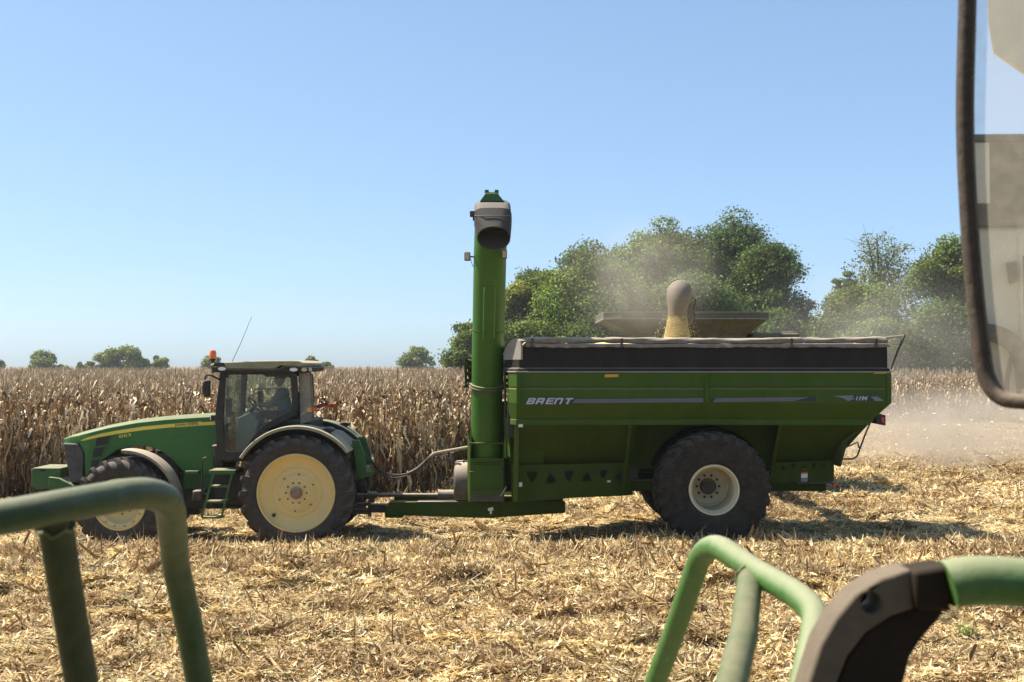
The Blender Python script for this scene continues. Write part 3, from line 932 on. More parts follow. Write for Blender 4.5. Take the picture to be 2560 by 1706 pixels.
# ------------------------------------------------------------------ shared machine pieces
def ellipse(cx, cz, rx, rz, n=20):
    return [(cx + rx * math.cos(2 * pi * k / n), cz + rz * math.sin(2 * pi * k / n)) for k in range(n)]
def tyre_mesh(c, R0, rim, width, lugs, lug_h, lug_w, sweep, bulge=0.03, wrap=0.10):
    """agricultural tyre, its outer face at c.y, running to c.y + width; lugs moulded on"""
    mb = MB()
    Rc = R0 - lug_h
    w = width
    prof = [(rim - 0.02, 0.05), (rim + 0.01, 0.015), (rim + 0.05, -0.005), ((rim + Rc) / 2, -bulge), (Rc - 0.10, -bulge + 0.004), (Rc - 0.035, 0.015), (Rc - 0.005, 0.07), (Rc + 0.006, w * 0.3), (Rc + 0.01, w / 2)]
    prof = prof + [(r_, w - y) for r_, y in prof[-2::-1]]
    mb.lathe(prof, c, 72)
    for side in (0, 1):
        for k in range(lugs):
            th0 = 2 * pi * (k + 0.5 * side) / lugs
            st = []
            for s, rb, rt in ((-0.10, Rc - wrap - 0.02, Rc - wrap), (0.0, Rc - 0.07, Rc + lug_h * 0.35), (0.10, Rc - 0.03, R0), (0.55, Rc - 0.01, R0), (1.0, Rc - 0.01, R0 - 0.004)):
                y = -bulge * 0.9 - 0.012 if s < 0 else (0.006 - bulge * 0.5 if s == 0 else w * 0.54 * s)
                if side: y = w - y
                th = th0 + sweep * max(s, -0.05)
                hw = lug_w / 2 * (1.15 if s < 0.2 else 1.0)
                ring = []
                for dth, rr in ((-hw * 1.35 / rb, rb), (-hw / rt, rt), (hw / rt, rt), (hw * 1.35 / rb, rb)):
                    ring.append((c[0] + rr * math.cos(th + dth), c[1] + y, c[2] + rr * math.sin(th + dth)))
                st.append(ring)
            mb.loft(st)
    return mb
def disc_mesh(c, prof, n=56):
    return MB().lathe(prof, c, n)
def bolts(c, rad, n, y, r0=0.016, h=0.025, ph=0.0):
    mb = MB()
    for k in range(n):
        a = ph + 2 * pi * k / n
        x, z = c[0] + rad * math.cos(a), c[2] + rad * math.sin(a)
        mb.prism([(x + r0 * math.cos(pi * j / 3), z + r0 * math.sin(pi * j / 3)) for j in range(6)], c[1] + y - h, c[1] + y)
    return mb
def skin_body(name, joints, edges, mat, parent, sub=2, root=0):
    """one continuous body grown round a skeleton: joints [(x,y,z,r)] world"""
    org = ORIGIN[parent] if parent else Vector((0, 0, 0))
    me = bpy.data.meshes.new(name)
    me.from_pydata([(a - org.x, b - org.y, c - org.z) for a, b, c, _ in joints], edges, [])
    o = bpy.data.objects.new(name, me)
    COL.objects.link(o)
    if parent:
        o.parent = parent; ORIGIN[o] = org
    md = o.modifiers.new('skin', 'SKIN')
    md.use_smooth_shade = True
    for sv, j in zip(me.skin_vertices[0].data, joints):
        sv.radius = (j[3], j[3])
    me.skin_vertices[0].data[root].use_root = True
    sd = o.modifiers.new('sub', 'SUBSURF'); sd.levels = sub; sd.render_levels = sub
    me.materials.append(mat)
    return o

# ------------------------------------------------------------------ tractor
TY = 22.35                                   # centre line of tractor and cart
c1 = lambda a, b: (60 + a / 3.016, 840 + b / 3.016)
c2 = lambda a, b: (480 + a / 2.658, 770 + b / 2.658)
cc = lambda a, b: (500 + a / 5.808, 880 + b / 5.808)
cs = lambda a, b: (470 + a / 6.272, 1080 + b / 6.272)
tractor = thing('tractor', 'green row-crop tractor with yellow wheels and glass cab pulling the grain cart', 'tractor', (P(520, 1100, TY).x, TY, 0))
HN = TY - 0.46                               # near face of the hood
top_o = [P(a, b, TY) for a, b in ((150, 1106), (156, 1100), (173, 1093.6), (200, 1083), (226, 1075.4), (292, 1059), (358, 1047), (425, 1039.6), (491, 1035), (560, 1031))]
tx, tz = [p.x for p in top_o], [p.z for p in top_o]
bot = [P(a, b, HN) for a, b in ((150, 1116), (170, 1112), (196, 1109), (211, 1132), (213, 1196), (226, 1193), (240, 1170), (259, 1148), (292, 1125), (325, 1117), (358, 1115), (390, 1122), (411, 1132), (435, 1152), (451, 1172), (470, 1186), (560, 1186))]
bx, bz = [p.x for p in bot], [p.z for p in bot]
rings = []
for X in sorted(set([round(float(v), 4) for v in np.concatenate([np.linspace(bx[0], bx[-1], 40), bx])])):
    zt, zb = float(np.interp(X, tx, tz)), float(np.interp(X, bx, bz))
    k = (X - bx[0])
    hw = 0.46 * (0.62 + 0.38 * min(1, (k / 0.55)) ** 0.6)
    sh = min(0.115, 0.02 + k * 0.3)
    zs_ = max(zt - sh, zb + 0.01)
    half_ring = [(-hw, zb), (-hw, zs_ - 0.0), (-hw + 0.012, zt - sh * 0.55), (-hw + 0.045, zt - sh * 0.28), (-hw + 0.12, zt - sh * 0.1), (-hw * 0.45, zt - 0.004), (0, zt)]
    ring = [(X, TY + a, b) for a, b in half_ring] + [(X, TY - a, b) for a, b in half_ring[-2::-1]]
    rings.append(ring)
mb = MB().loft(rings, closed=False)
obj('hood', mb, GREEN, tractor, sharp=28)
hood = tractor.children[0]
# yellow stripe on both sides, letters on the near one
st_t = [c1(430, 788), c1(470, 768), c1(560, 742), c1(700, 714), c1(900, 684), c1(1130, 662), c1(1330, 651), c1(1445, 646)]
st_b = [c1(432, 792), c1(470, 787), c1(560, 766), c1(700, 740), c1(900, 711), c1(1130, 688), c1(1330, 677), c1(1445, 671)]
for side in (-1, 1):
    poly = XZs(st_t, HN) + XZs(st_b, HN)[::-1]
    y = TY + side * 0.46
    obj('stripe', MB().prism(poly, y - 0.005, y + 0.005), YELLOW, hood)
a, b = XZ(438, 1067.5, HN)
obj('letter_panel', MB().prism(XZs([(436, 1069.5), (441, 1059), (503, 1054), (501, 1064)], HN), HN - 0.007, HN + 0.003), YELLOW, hood)
text('lettering', 'JOHN DEERE', DECALDK, hood, (a, HN - 0.009, b), 0.077, spacing=1.02, rot=R(5.5), sx=0.98, bold=0.0006)
a, b = XZ(298, 1095.5, HN)
text('lettering', '8345 R', YELLOW, hood, (a, HN - 0.004, b), 0.08, spacing=1.0, rot=R(9), bold=0.001, sx=1.0)
for q in ([c1(552, 770), c1(652, 755), c1(630, 815), c1(535, 836)], [c1(527, 850), c1(612, 838), c1(580, 908), c1(515, 920)], [c1(510, 940), c1(572, 930), c1(552, 990), c1(500, 1012)]):
    obj('vent', MB().prism(XZs(q, HN), HN - 0.006, HN + 0.02), BLACK, hood)
    e = XZs(q, HN)
    obj('vent_lip', MB().tube([(e[3][0], HN - 0.008, e[3][1] - 0.01), (e[2][0] + 0.02, HN - 0.008, e[2][1] - 0.01), (e[1][0] + 0.03, HN - 0.006, e[1][1])], 0.009, 6), GREEN, hood)
# grille, headlights
gr = XZs([c1(290, 808), c1(405, 812), c1(452, 882), c1(444, 1108), c1(345, 1108), c1(302, 870)], TY - 0.42)
mb = MB().prism(gr, TY - 0.42, TY + 0.42)
obj('grille', mb, GRILLE, tractor, bevel=0.03)
grille = tractor.children[-1]
for k in range(5):
    z0 = gr[0][1] - 0.12 - k * 0.085
    x0 = float(np.interp(-z0, [-gr[0][1], -gr[5][1], -gr[4][1]], [gr[0][0], gr[5][0], gr[4][0]]))
    obj('grille_bar', MB().box(x0 - 0.012, x0 + 0.01, TY - 0.36, TY + 0.36, z0 - 0.012, z0 + 0.012), DARK, grille)
for s in (-1, 1):
    a, b = XZ(*c1(312, 842), TY - 0.4)
    obj('headlight', MB().prism(ellipse(a + 0.005, b, 0.045, 0.075), TY + s * 0.395 - 0.03, TY + s * 0.395 + 0.03), GLASS, tractor, bevel=0.01)
# front weights
w0, w1 = XZ(*c1(55, 995), TY - 0.4), XZ(*c1(275, 1150), TY - 0.4)
wt = XZs([c1(70, 995), c1(275, 998), c1(275, 1130), c1(240, 1155), c1(90, 1155), c1(55, 1128), c1(55, 1010)], TY - 0.4)
for k in range(9):
    y0 = TY - 0.40 + k * 0.09
    obj('front_weight', MB().prism(wt, y0, y0 + 0.084), GREEN2, tractor, bevel=0.012)
obj('weight_bracket', MB().prism(XZs([c1(190, 1062), c1(268, 1072), c1(380, 1130), c1(380, 1210), c1(190, 1150)], TY - 0.46), TY - 0.5, TY + 0.5), GREEN2, tractor, bevel=0.012)
obj('weight_slot', MB().prism(XZs([c1(115, 1003), c1(170, 1003), c1(162, 1025), c1(120, 1022)], TY - 0.4), TY - 0.406, TY - 0.39), BLACK, tractor)
# chassis
mb = MB()
fx = P(300, 1265, 21.3).x
rx = P(739, 1233, 21.0).x
mb.box(fx - 0.75, rx - 0.3, TY - 0.26, TY + 0.26, 0.62, 1.30)
obj('engine_block', mb, DARK, tractor, bevel=0.03)
obj('dark_arch_filler', MB().box(fx - 0.5, fx + 0.85, TY - 0.40, TY + 0.40, 0.9, 1.60), BLACK, tractor)  # black block added so the hollow behind the wheel arch looks dark
obj('oil_pan', MB().box(fx - 0.5, fx + 1.2, TY - 0.2, TY + 0.2, 0.5, 0.66), BLACK, tractor, bevel=0.03)
obj('side_frame', MB().box(fx + 0.95, fx + 1.95, TY - 0.40, TY + 0.40, 0.98, 1.34), GREEN2, tractor, bevel=0.04)
obj('transmission', MB().box(rx - 0.75, rx + 0.62, TY - 0.36, TY + 0.36, 0.62, 1.5), DARK, tractor, bevel=0.05)
obj('front_axle', MB().tube([(fx, 21.45, 0.8), (fx, TY - 0.2, 0.66), (fx, TY + 0.2, 0.66), (fx, 2 * TY - 21.45, 0.8)], 0.11, 12), GREEN2, tractor)
obj('rear_axle', MB().tube([(rx, 21.2, 1.03), (rx, 2 * TY - 21.2, 1.03)], 0.13, 14), GREEN2, tractor)
# wheels
def tractor_wheel(name, cx, cz, y, R0, rim, width, lugs, prof, nb, br, bd):
    w = pivot('wheel', tractor, (cx, y, cz))
    obj('tyre', tyre_mesh((cx, y, cz), R0, rim, width, lugs, 0.055, 0.062, 0.30, 0.03, 0.10), RUBBER, w, sharp=30)
    obj('rim', disc_mesh((cx, y, cz), prof, 64), RIMYELLOW, w, sharp=30)
    obj('hub', MB().lathe([(0.11, bd), (0.105, bd - 0.06), (0.07, bd - 0.09), (0.0, bd - 0.09)], (cx, y, cz), 20), RUST, w)
    obj('wheel_nuts', bolts((cx, y, cz), br, nb, bd), DARK, w)
    return w
prof_r = [(0.70, 0.06), (0.705, 0.01), (0.69, -0.012), (0.672, -0.008), (0.664, 0.04), (0.64, 0.075), (0.60, 0.10), (0.53, 0.125), (0.45, 0.135), (0.43, 0.12), (0.415, 0.118), (0.36, 0.115), (0.345, 0.10), (0.31, 0.092), (0.295, 0.075), (0.26, 0.07), (0.245, 0.055), (0.22, 0.052), (0.10, 0.052)]
hz = P(739, 1233, 21.05).z
wr_ = tractor_wheel('rear', rx, hz, 21.02, 1.035, 0.70, 0.50, 22, prof_r, 10, 0.185, 0.055)
obj('bolt_hole', MB().prism(ellipse(rx + 0.155 * -2.6, hz - 0.40, 0.032, 0.032, 12), 21.02 + 0.05, 21.02 + 0.14), BLACK, wr_)
for a_ in (1.45, 0.45, -0.7, -1.65, -2.75, 2.3):
    obj('rim_bolt', MB().prism(ellipse(rx + 0.33 * math.cos(a_), hz + 0.33 * math.sin(a_), 0.014, 0.014, 8), 21.02 + 0.07, 21.02 + 0.14), BLACK, wr_)
prof_f = [(0.47, 0.06), (0.475, 0.01), (0.46, -0.01), (0.44, -0.005), (0.43, 0.03), (0.36, 0.06), (0.35, 0.12), (0.30, 0.19), (0.25, 0.20), (0.10, 0.20)]
wf = tractor_wheel('front', fx, 0.80, 21.25, 0.835, 0.47, 0.42, 20, prof_f, 8, 0.19, 0.19)
obj('rim_bolts', bolts((fx, 21.25, 0.80), 0.40, 14, 0.05, 0.013, 0.02), DARK, wf)
for w in (wr_, wf):
    c = copy_tree(w, tractor)
    c.rotation_euler = (0, 0, pi)
    c.location.y = -w.location.y
# front fenders
def arc_strip(cx, cz, r, y0, y1, a0, a1, lip, th=0.012, n=26):
    mb = MB()
    sec = [(r - lip, y0 + 0.004), (r, y0), (r + 0.010, y0 + 0.03), (r + 0.014, (y0 + y1) / 2), (r + 0.010, y1 - 0.03), (r, y1), (r - th, y1), (r - th + 0.005, (y0 + y1) / 2), (r - th, y0 + th + 0.01), (r - lip, y0 + th)]
    rings = []
    for k in range(n + 1):
        a = a0 + (a1 - a0) * k / n
        rings.append([(cx + q * math.cos(a), y, cz + q * math.sin(a)) for q, y in sec])
    return mb.loft(rings)
ffx, ffz = fx + 0.06, 0.80
for s in (0, 1):
    y0, y1 = (21.26, 21.72) if s == 0 else (2 * TY - 21.72, 2 * TY - 21.26)
    obj('front_fender', arc_strip(ffx, ffz, 0.975, y0, y1, R(92), R(-14), 0.045), FENDER, tractor, sharp=50)
    obj('fender_bracket', MB().beam((ffx + 0.6, (y0 + y1) / 2 + 0.1, ffz + 0.74), (fx + 0.2, (y0 + y1) / 2 + 0.25 * (1 - 2 * s), 0.8), 0.05, 0.03), DARK, tractor)
# rear fenders
for s in (0, 1):
    y0, y1 = (21.03, 21.62) if s == 0 else (2 * TY - 21.62, 2 * TY - 21.03)
    obj('rear_fender', arc_strip(rx, hz, 1.19, y0, y1, R(148), R(38), 0.05), BEIGE if s == 0 else GREEN2, tractor, sharp=50)
    obj('fender_side', MB().lathe([(0.75, 0.0), (1.185, 0.0), (1.185, 0.02), (0.75, 0.02)], (rx, (21.60 if s == 0 else 2 * TY - 21.62), hz), 26, R(148), R(38)), BLACK, tractor)
    yy = 21.30 if s == 0 else 2 * TY - 21.35
    a_ = R(64)
    px_, pz_ = rx + 1.24 * math.cos(a_), hz + 1.24 * math.sin(a_)
    obj('fender_lamp', MB().prism(ellipse(px_, pz_, 0.10, 0.05, 14), yy - 0.12, yy + 0.12), BLACK, tractor, bevel=0.015)
# cab
CN, CF = 21.45, 2 * TY - 21.45
frame_out = [cc(*q) for q in ((288, 292), (1345, 292), (1405, 350), (1425, 760), (1400, 920), (1180, 1035), (960, 1140), (800, 1290), (670, 1480), (615, 1568), (258, 1568), (226, 1200), (214, 980), (240, 700))]
frame_in = [cc(*q) for q in ((372, 332), (910, 330), (960, 362), (1290, 368), (1312, 390), (1337, 780), (1318, 845), (1100, 955), (900, 1080), (760, 1235), (652, 1400), (625, 1440), (392, 1445), (356, 1400), (338, 1000), (348, 700))]
for s in (0, 1):
    y0, y1 = (CN, CN + 0.07) if s == 0 else (CF - 0.07, CF)
    d = obj('door', MB().plate(XZs(frame_out, CN), [XZs(frame_in, CN)], y0, y1), BLACK, tractor, bevel=0.012)
    obj('pane', MB().prism(XZs(frame_in, CN), y0 + 0.03, y0 + 0.036), GLASS, d)
    if s == 0:
        h0 = P(*cc(390, 1030), CN); h1 = P(*cc(395, 1170), CN)
        obj('handle', MB().box(h0.x - 0.03, h0.x + 0.03, CN - 0.05, CN + 0.0, h1.z, h0.z), BLACK, d, bevel=0.015)
        g0, g1 = P(*cc(385, 520), CN), P(*cc(395, 700), CN)
        obj('grab_handle', MB().tube(smooth_path([(g0.x, CN + 0.08, g0.z), (g0.x - 0.02, CN + 0.16, g0.z), (g1.x - 0.02, CN + 0.16, g1.z), (g1.x, CN + 0.08, g1.z)], 0.04), 0.014, 8), DARK, d)
xA, zA = XZ(*cc(265, 650), CN)
xC0, zC0 = XZ(*cc(1425, 310), CN)
xC1, zC1 = XZ(*cc(1600, 1010), CN)
for s in (0, 1):
    y0, y1 = (CN + 0.10, CN + 0.24) if s == 0 else (CF - 0.24, CF - 0.10)
    sx_ = 0.0 if s == 0 else -0.16
    if s: y0, y1 = y0 - 0.3, y1 - 0.3
    obj('rear_pillar', MB().prism([(a + sx_, b) for a, b in XZs([cc(1415, 300), cc(1562, 300), cc(1585, 650), cc(1602, 1015), cc(1440, 1060), cc(1428, 700)], CN)], y0, y1), PILLAR, tractor, bevel=0.02)
    a, b = XZ(*cc(1495, 640), CN)
fr0, fr1 = P(*cc(300, 300), CN), P(*cc(245, 1560), CN)
obj('windscreen', MB().prism([(fr0.x + 0.03, fr0.z), (fr0.x + 0.036, fr0.z), (fr1.x + 0.036, fr1.z), (fr1.x + 0.03, fr1.z)], CN + 0.08, CF - 0.08), GLASS, tractor)
bk = P(*cc(1560, 330), CN); bk1 = P(*cc(1595, 1000), CN)
obj('rear_window', MB().loft([[(bk.x - 0.08, CN + 0.26, bk.z), (bk.x - 0.086, CN + 0.26, bk.z), (bk1.x - 0.086, CN + 0.26, bk1.z), (bk1.x - 0.08, CN + 0.26, bk1.z)], [(bk.x - 0.24, CF - 0.56, bk.z), (bk.x - 0.246, CF - 0.56, bk.z), (bk1.x - 0.246, CF - 0.56, bk1.z), (bk1.x - 0.24, CF - 0.56, bk1.z)]]), GLASS, tractor)
obj('rear_wall', MB().box(bk1.x - 0.5, bk1.x - 0.02, CN + 0.14, CF - 0.14, bk1.z - 0.55, bk1.z), BLACK, tractor, bevel=0.03)
fl = P(*cc(500, 1470), CN).z
obj('cab_floor', MB().box(fr1.x + 0.1, bk1.x - 0.05, CN + 0.09, CF - 0.09, fl - 0.16, fl - 0.02), BLACK, tractor, bevel=0.02)
obj('rear_deck', MB().prism([(bk1.x - 0.1, bk1.z - 0.16), (rx + 0.55, bk1.z - 0.26), (rx + 0.85, bk1.z - 0.5), (rx + 0.85, bk1.z - 0.75), (bk1.x - 0.1, bk1.z - 0.75)], CN + 0.25, CF - 0.25), DARK, tractor, bevel=0.05)
obj('hydraulic_block', MB().box(rx + 0.62, rx + 0.92, TY - 0.3, TY + 0.3, 1.2, 1.75), DARK, tractor, bevel=0.03)
# roof
RN, RF = CN - 0.10, CF + 0.10
cap = [cc(*q) for q in ((108, 214), (124, 182), (200, 158), (350, 150), (900, 129), (1480, 123), (1630, 129), (1695, 163), (1712, 203), (1690, 216), (1300, 196), (1190, 244), (395, 244), (340, 214))]
def plan_loft(poly, ya, yb, inset):
    x_lo, x_hi = min(a for a, _ in poly), max(a for a, _ in poly)
    rings = []
    for k in range(11):
        t = k / 10
        e_ = abs(2 * t - 1)
        sh_ = inset * max(0, (e_ - 0.35) / 0.65) ** 2
        f_ = 1 - 0.09 * 0
        rings.append([(a - sh_ * max(0, (a - x_lo) / (x_hi - x_lo) * 2 - 1) + sh_ * 0.35 * max(0, 1 - (a - x_lo) / (x_hi - x_lo) * 2), ya + (yb - ya) * t, b) for a, b in poly])
    return MB().loft(rings)
back = (795 - 1280) / FPX * TY
def fit_rear(poly):
    x_hi = max(a for a, _ in poly); x_lo = min(a for a, _ in poly)
    return [(x_lo + (a - x_lo) * (back - x_lo) / (x_hi - x_lo), b) for a, b in poly]
obj('roof', plan_loft(fit_rear(XZs(cap, RN)), RN, RF, 0.10), BEIGE, tractor, bevel=0.035, seg=3)
roof = tractor.children[-1]
band = [cc(*q) for q in ((128, 222), (335, 218), (392, 248), (1194, 248), (1304, 200), (1692, 220), (1680, 282), (1560, 296), (290, 300), (170, 300))]
obj('roof_band', plan_loft([(a - 0.10 * max(0, (a + 5.0) / 1.4), b) for a, b in XZs(band, RN)], RN + 0.02, RF - 0.02, 0.08), BLACK, roof, bevel=0.02)
pn = XZs([cc(205, 160), cc(345, 156), cc(382, 240), cc(335, 214), cc(200, 212)], RN)
obj('roof_corner_panel', MB().prism(pn, RN - 0.006, RN + 0.03), BLACK, roof)
for (a, b, ra, rb, mt) in ((320, 246, 63, 30, LENSW), (1360, 258, 62, 30, LENSW), (1514, 258, 45, 32, LENST), (1604, 256, 28, 33, LENST)):
    x, z = XZ(*cc(a, b), RN)
    o = obj('work_light', MB().prism(ellipse(x, z, ra / 5.808 / 139.0, rb / 5.808 / 139.0), RN - 0.012, RN + 0.06), mt, roof, bevel=0.008)
    obj('lamp_rim', MB().tube([(px_, RN - 0.004, pz_) for px_, pz_ in ellipse(x, z, ra / 5.808 / 137.0, rb / 5.808 / 136.0)] + [(x + ra / 5.808 / 137.0, RN - 0.004, z)], 0.009, 6), BLACK, o)
# beacon, antenna, mirrors
bx0, bz0 = XZ(532, 897, CN)
bp_ = pivot('beacon', tractor, (bx0, CN, bz0))
obj('lens', MB().add([], []).loft([[(bx0 + q * math.cos(k * pi / 8), CN + q * math.sin(k * pi / 8), bz0 + h_) for k in range(16)] for q, h_ in ((0.064, 0.0), (0.066, 0.05), (0.064, 0.11), (0.052, 0.145), (0.02, 0.16))]), AMBER, bp_)
obj('beacon_base', MB().tube([(bx0, CN, bz0 - 0.06), (bx0, CN, bz0 + 0.002)], [0.03, 0.06], 14), BLACK, bp_)
obj('beacon_stalk', MB().tube([(bx0, CN, bz0 - 0.26), (bx0, CN, bz0 - 0.05)], 0.018, 8), BLACK, bp_)
a0, a1 = P(568, 931, RN + 0.05), P(630, 791, RN + 0.05)
an = obj('antenna', MB().tube([a0, a0.lerp(a1, 0.5) + Vector((0.01, 0, -0.006)), a1], [0.006, 0.005, 0.0035], 5), DARK, tractor)
obj('antenna_base', MB().tube([a0 + Vector((0, 0, -0.10)), a0 + Vector((0.02, 0, 0.05))], [0.028, 0.014], 10), BLACK, an)
for s in (0, 1):
    yy = 21.1 if s == 0 else 2 * TY - 21.1
    sg = 1 if s == 0 else -1
    m0, m1 = XZ(*cc(40, 405), 21.1), XZ(*cc(138, 660), 21.1)
    mp_ = pivot('wing_mirror', tractor, (m0[0], yy, m0[1]))
    obj('mirror_shell', MB().prism([(m0[0] + 0.02, m0[1] - 0.05), (m0[0] + 0.06, m0[1]), (m1[0], m0[1] - 0.01), (m1[0], m1[1] + 0.02), (m1[0] - 0.03, m1[1]), (m0[0] + 0.06, m1[1]), (m0[0] + 0.01, m1[1] + 0.1)], yy - 0.10, yy + 0.10), BLACK, mp_, bevel=0.02)
    obj('mirror_arm', MB().tube(smooth_path([(m0[0] + 0.05, yy, m0[1] - 0.02), (m0[0] + 0.05, yy, m0[1] + 0.09), (m0[0] + 0.13, yy + sg * 0.05, m0[1] + 0.08), (xA + 0.02, yy + sg * 0.36, m0[1] + 0.0)], 0.04), 0.018, 8), BLACK, mp_)
hl = P(*cc(150, 955), CN)
o = obj('hood_side_lamp', MB().box(hl.x, hl.x + 0.1, CN + 0.02, CN + 0.14, hl.z - 0.05, hl.z + 0.05), BLACK, tractor, bevel=0.015)
obj('lens', MB().box(hl.x - 0.012, hl.x + 0.002, CN + 0.03, CN + 0.13, hl.z - 0.045, hl.z + 0.045), LENSW, o, bevel=0.004)
# steps
sy0, sy1 = 21.28, 21.62
pl = [cs(330, 600), cs(735, 600), cs(735, 668), cs(345, 668)]
x0, z0 = XZ(*cs(330, 600), sy0); x1, z1 = XZ(*cs(742, 668), sy0)
ladder = obj('step_platform', MB().box(x0, x1, sy0, 21.95, z1, z0), GREEN2, tractor, bevel=0.01)
zz = [XZ(*cs(400, b), sy0)[1] for b in (860, 1100, 1345)]
xs0 = [XZ(*cs(a, 900), sy0)[0] for a in (345, 280, 212)]
xs1 = [XZ(*cs(a, 900), sy0)[0] for a in (640, 578, 522)]
for k in range(3):
    obj('step', MB().box(xs0[k], xs1[k], sy0 + 0.02, sy1 - 0.06, zz[k] - 0.022, zz[k] + 0.012), GREEN2, ladder, bevel=0.006)
for xs_, nm in ((xs0, 'l'), (xs1, 'r')):
    top = xs_[0] + (xs_[0] - xs_[1]) * 0.8
    obj('step_rail', MB().beam((top, sy0 + 0.02, z1 + 0.02), (xs_[2], sy0 + 0.02, zz[2]), 0.035, 0.03), GREEN2, ladder)
hr = [P(*cs(a, b), 21.4) for a, b in ((290, 405), (225, 420), (215, 940), (290, 985))]
obj('grab_rail', MB().tube(smooth_path(hr, 0.06), 0.016, 8), BLACK, tractor)
f0, f1 = P(*cs(65, 920), 21.5), P(*cs(210, 1090), 21.5)
obj('tool_box', MB().box(f0.x, f1.x, 21.5, 21.9, f1.z, f0.z), DARK, tractor, bevel=0.03)
obj('fuel_tank', MB().box(f1.x + 0.1, rx - 0.55, 21.75, 22.05, 0.68, 1.35), BLACK, tractor, bevel=0.08, seg=3)
b0, b1 = P(*cs(310, 165), 21.6), P(*cs(470, 480), 21.6)
obj('air_tank', MB().tube([(b0.x + 0.13, 21.85, b0.z - 0.05), (b0.x + 0.16, 21.85, b1.z - 0.1)], 0.12, 14), BLACK, tractor, bevel=0.03)
g0 = P(*cs(0, 620), 21.7); g1 = P(*cs(165, 600), 21.7)
obj('frame_bracket', MB().box(g0.x - 0.05, g1.x, 21.68, 21.95, g0.z - 0.05, g0.z + 0.01), GREEN2, tractor, bevel=0.008)
# rear hitch, drawbar, extremity lamps
ch = lambda a, b: (780 + a / 4.7525, 1000 + b / 4.7525)
for yy in (21.85, 2 * TY - 21.95):
    obj('hitch_upright', MB().prism(XZs([ch(470, 478), ch(560, 478), ch(620, 650), ch(648, 850), ch(585, 945), ch(535, 900), ch(520, 760)], 21.85), yy, yy + 0.10), GREEN2, tractor, bevel=0.01)
hp = P(*ch(600, 860), 21.9)
obj('hitch_crossbar', MB().box(hp.x - 0.06, hp.x + 0.06, 21.9, 2 * TY - 21.9, hp.z - 0.07, hp.z + 0.07), GREEN2, tractor, bevel=0.01)
obj('hitch_hook', MB().prism(XZs([ch(620, 860), ch(730, 850), ch(735, 890), ch(690, 915), ch(610, 930)], 21.85), 21.87, 21.95), GREEN2, tractor, bevel=0.008)
hx = P(*ch(680, 1290), TY).x
obj('drawbar', MB().box(rx + 0.3, hx, TY - 0.10, TY + 0.10, 0.50, 0.60), DARK, tractor, bevel=0.01)
obj('drawbar_clevis', MB().prism(XZs([ch(470, 1260), ch(560, 1222), ch(690, 1218), ch(690, 1245), ch(640, 1262), ch(640, 1330), ch(480, 1345)], TY), TY - 0.08, TY + 0.08), DARK, tractor, bevel=0.01)
obj('lift_arm', MB().tube([(rx + 0.4, 21.95, 0.9), (hp.x, 21.98, hp.z - 0.05)], 0.045, 8), DARK, tractor)
for s in (0, 1):
    yy = 21.30 if s == 0 else 2 * TY - 21.30
    q = [(754, 1038), (768, 1026), (792, 1021)]
    pp = [P(a, b, 21.30) for a, b in q]
    for p in pp: p.y = yy
    arm = obj('warning_arm', MB().tube(smooth_path(pp, 0.05), 0.022, 8), PILLAR, tractor)
    e = pp[1].lerp(pp[2], 0.55)
    obj('yellow_marker', MB().box(pp[1].x, pp[1].x + 0.085, yy - 0.03, yy + 0.02, pp[1].z - 0.03, pp[1].z + 0.045), REFY, arm, bevel=0.006)
    obj('red_marker', MB().box(pp[1].x + 0.087, pp[2].x, yy - 0.03, yy + 0.02, pp[1].z - 0.02, pp[1].z + 0.05), REDL, arm, bevel=0.006)
fa = [P(a, b, 2 * TY - 21.7) for a, b in ((776, 1022), (800, 1013), (822, 1006))]
arm = obj('warning_arm', MB().tube(fa, 0.02, 8), PILLAR, tractor)
obj('red_marker', MB().beam(fa[0].lerp(fa[1], 0.6) - Vector((0, 0.03, 0.02)), fa[2] - Vector((0, 0.03, 0.03)), 0.06, 0.02), REDL, arm)
# inside the cab
SX = P(*cc(1265, 800), TY).x
obj('seat', MB().box(SX - 0.45, SX + 0.12, TY - 0.26, TY + 0.26, fl + 0.38, fl + 0.52), SEATM, tractor, bevel=0.05, seg=3)
seat = tractor.children[-1]
obj('backrest', MB().prism([(SX + 0.06, fl + 0.5), (SX + 0.2, fl + 0.5), (SX + 0.27, fl + 1.08), (SX + 0.15, fl + 1.08)], TY - 0.25, TY + 0.25), SEATM, seat, bevel=0.05, seg=3)
obj('seat_base', MB().box(SX - 0.35, SX + 0.05, TY - 0.2, TY + 0.2, fl - 0.02, fl + 0.38), INTERIOR, seat, bevel=0.02)
wc = P(*cc(815, 780), TY)
ax = Vector((-0.72, 0, -0.70)).normalized()
e1, e2 = Vector((0, 1, 0)), ax.cross(Vector((0, 1, 0)))
ring = [wc + (e1 * math.cos(2 * pi * k / 24) + e2 * math.sin(2 * pi * k / 24)) * 0.20 for k in range(25)]
sw = obj('steering_wheel', MB().tube(ring, 0.016, 8, False), BLACK, tractor)
obj('steering_spokes', MB().tube([wc - e1 * 0.19, wc + ax * 0.03, wc + e1 * 0.19], 0.014, 6).tube([wc + ax * 0.03, wc + e2 * 0.19], 0.014, 6), BLACK, sw)
obj('steering_column', MB().tube([wc, wc + ax * 0.25, Vector((wc.x - 0.42, TY, fl))], [0.03, 0.06, 0.10], 10), INTERIOR, sw)
c0 = P(*cc(480, 955), TY); c1_ = P(*cc(700, 1440), TY)
obj('dashboard', MB().prism([(fr1.x + 0.16, fl), (fr1.x + 0.5, fl), (fr1.x + 0.62, c0.z - 0.05), (fr1.x + 0.45, c0.z + 0.12), (fr1.x + 0.2, c0.z)], TY - 0.25, TY + 0.25), INTLIGHT, tractor, bevel=0.03)
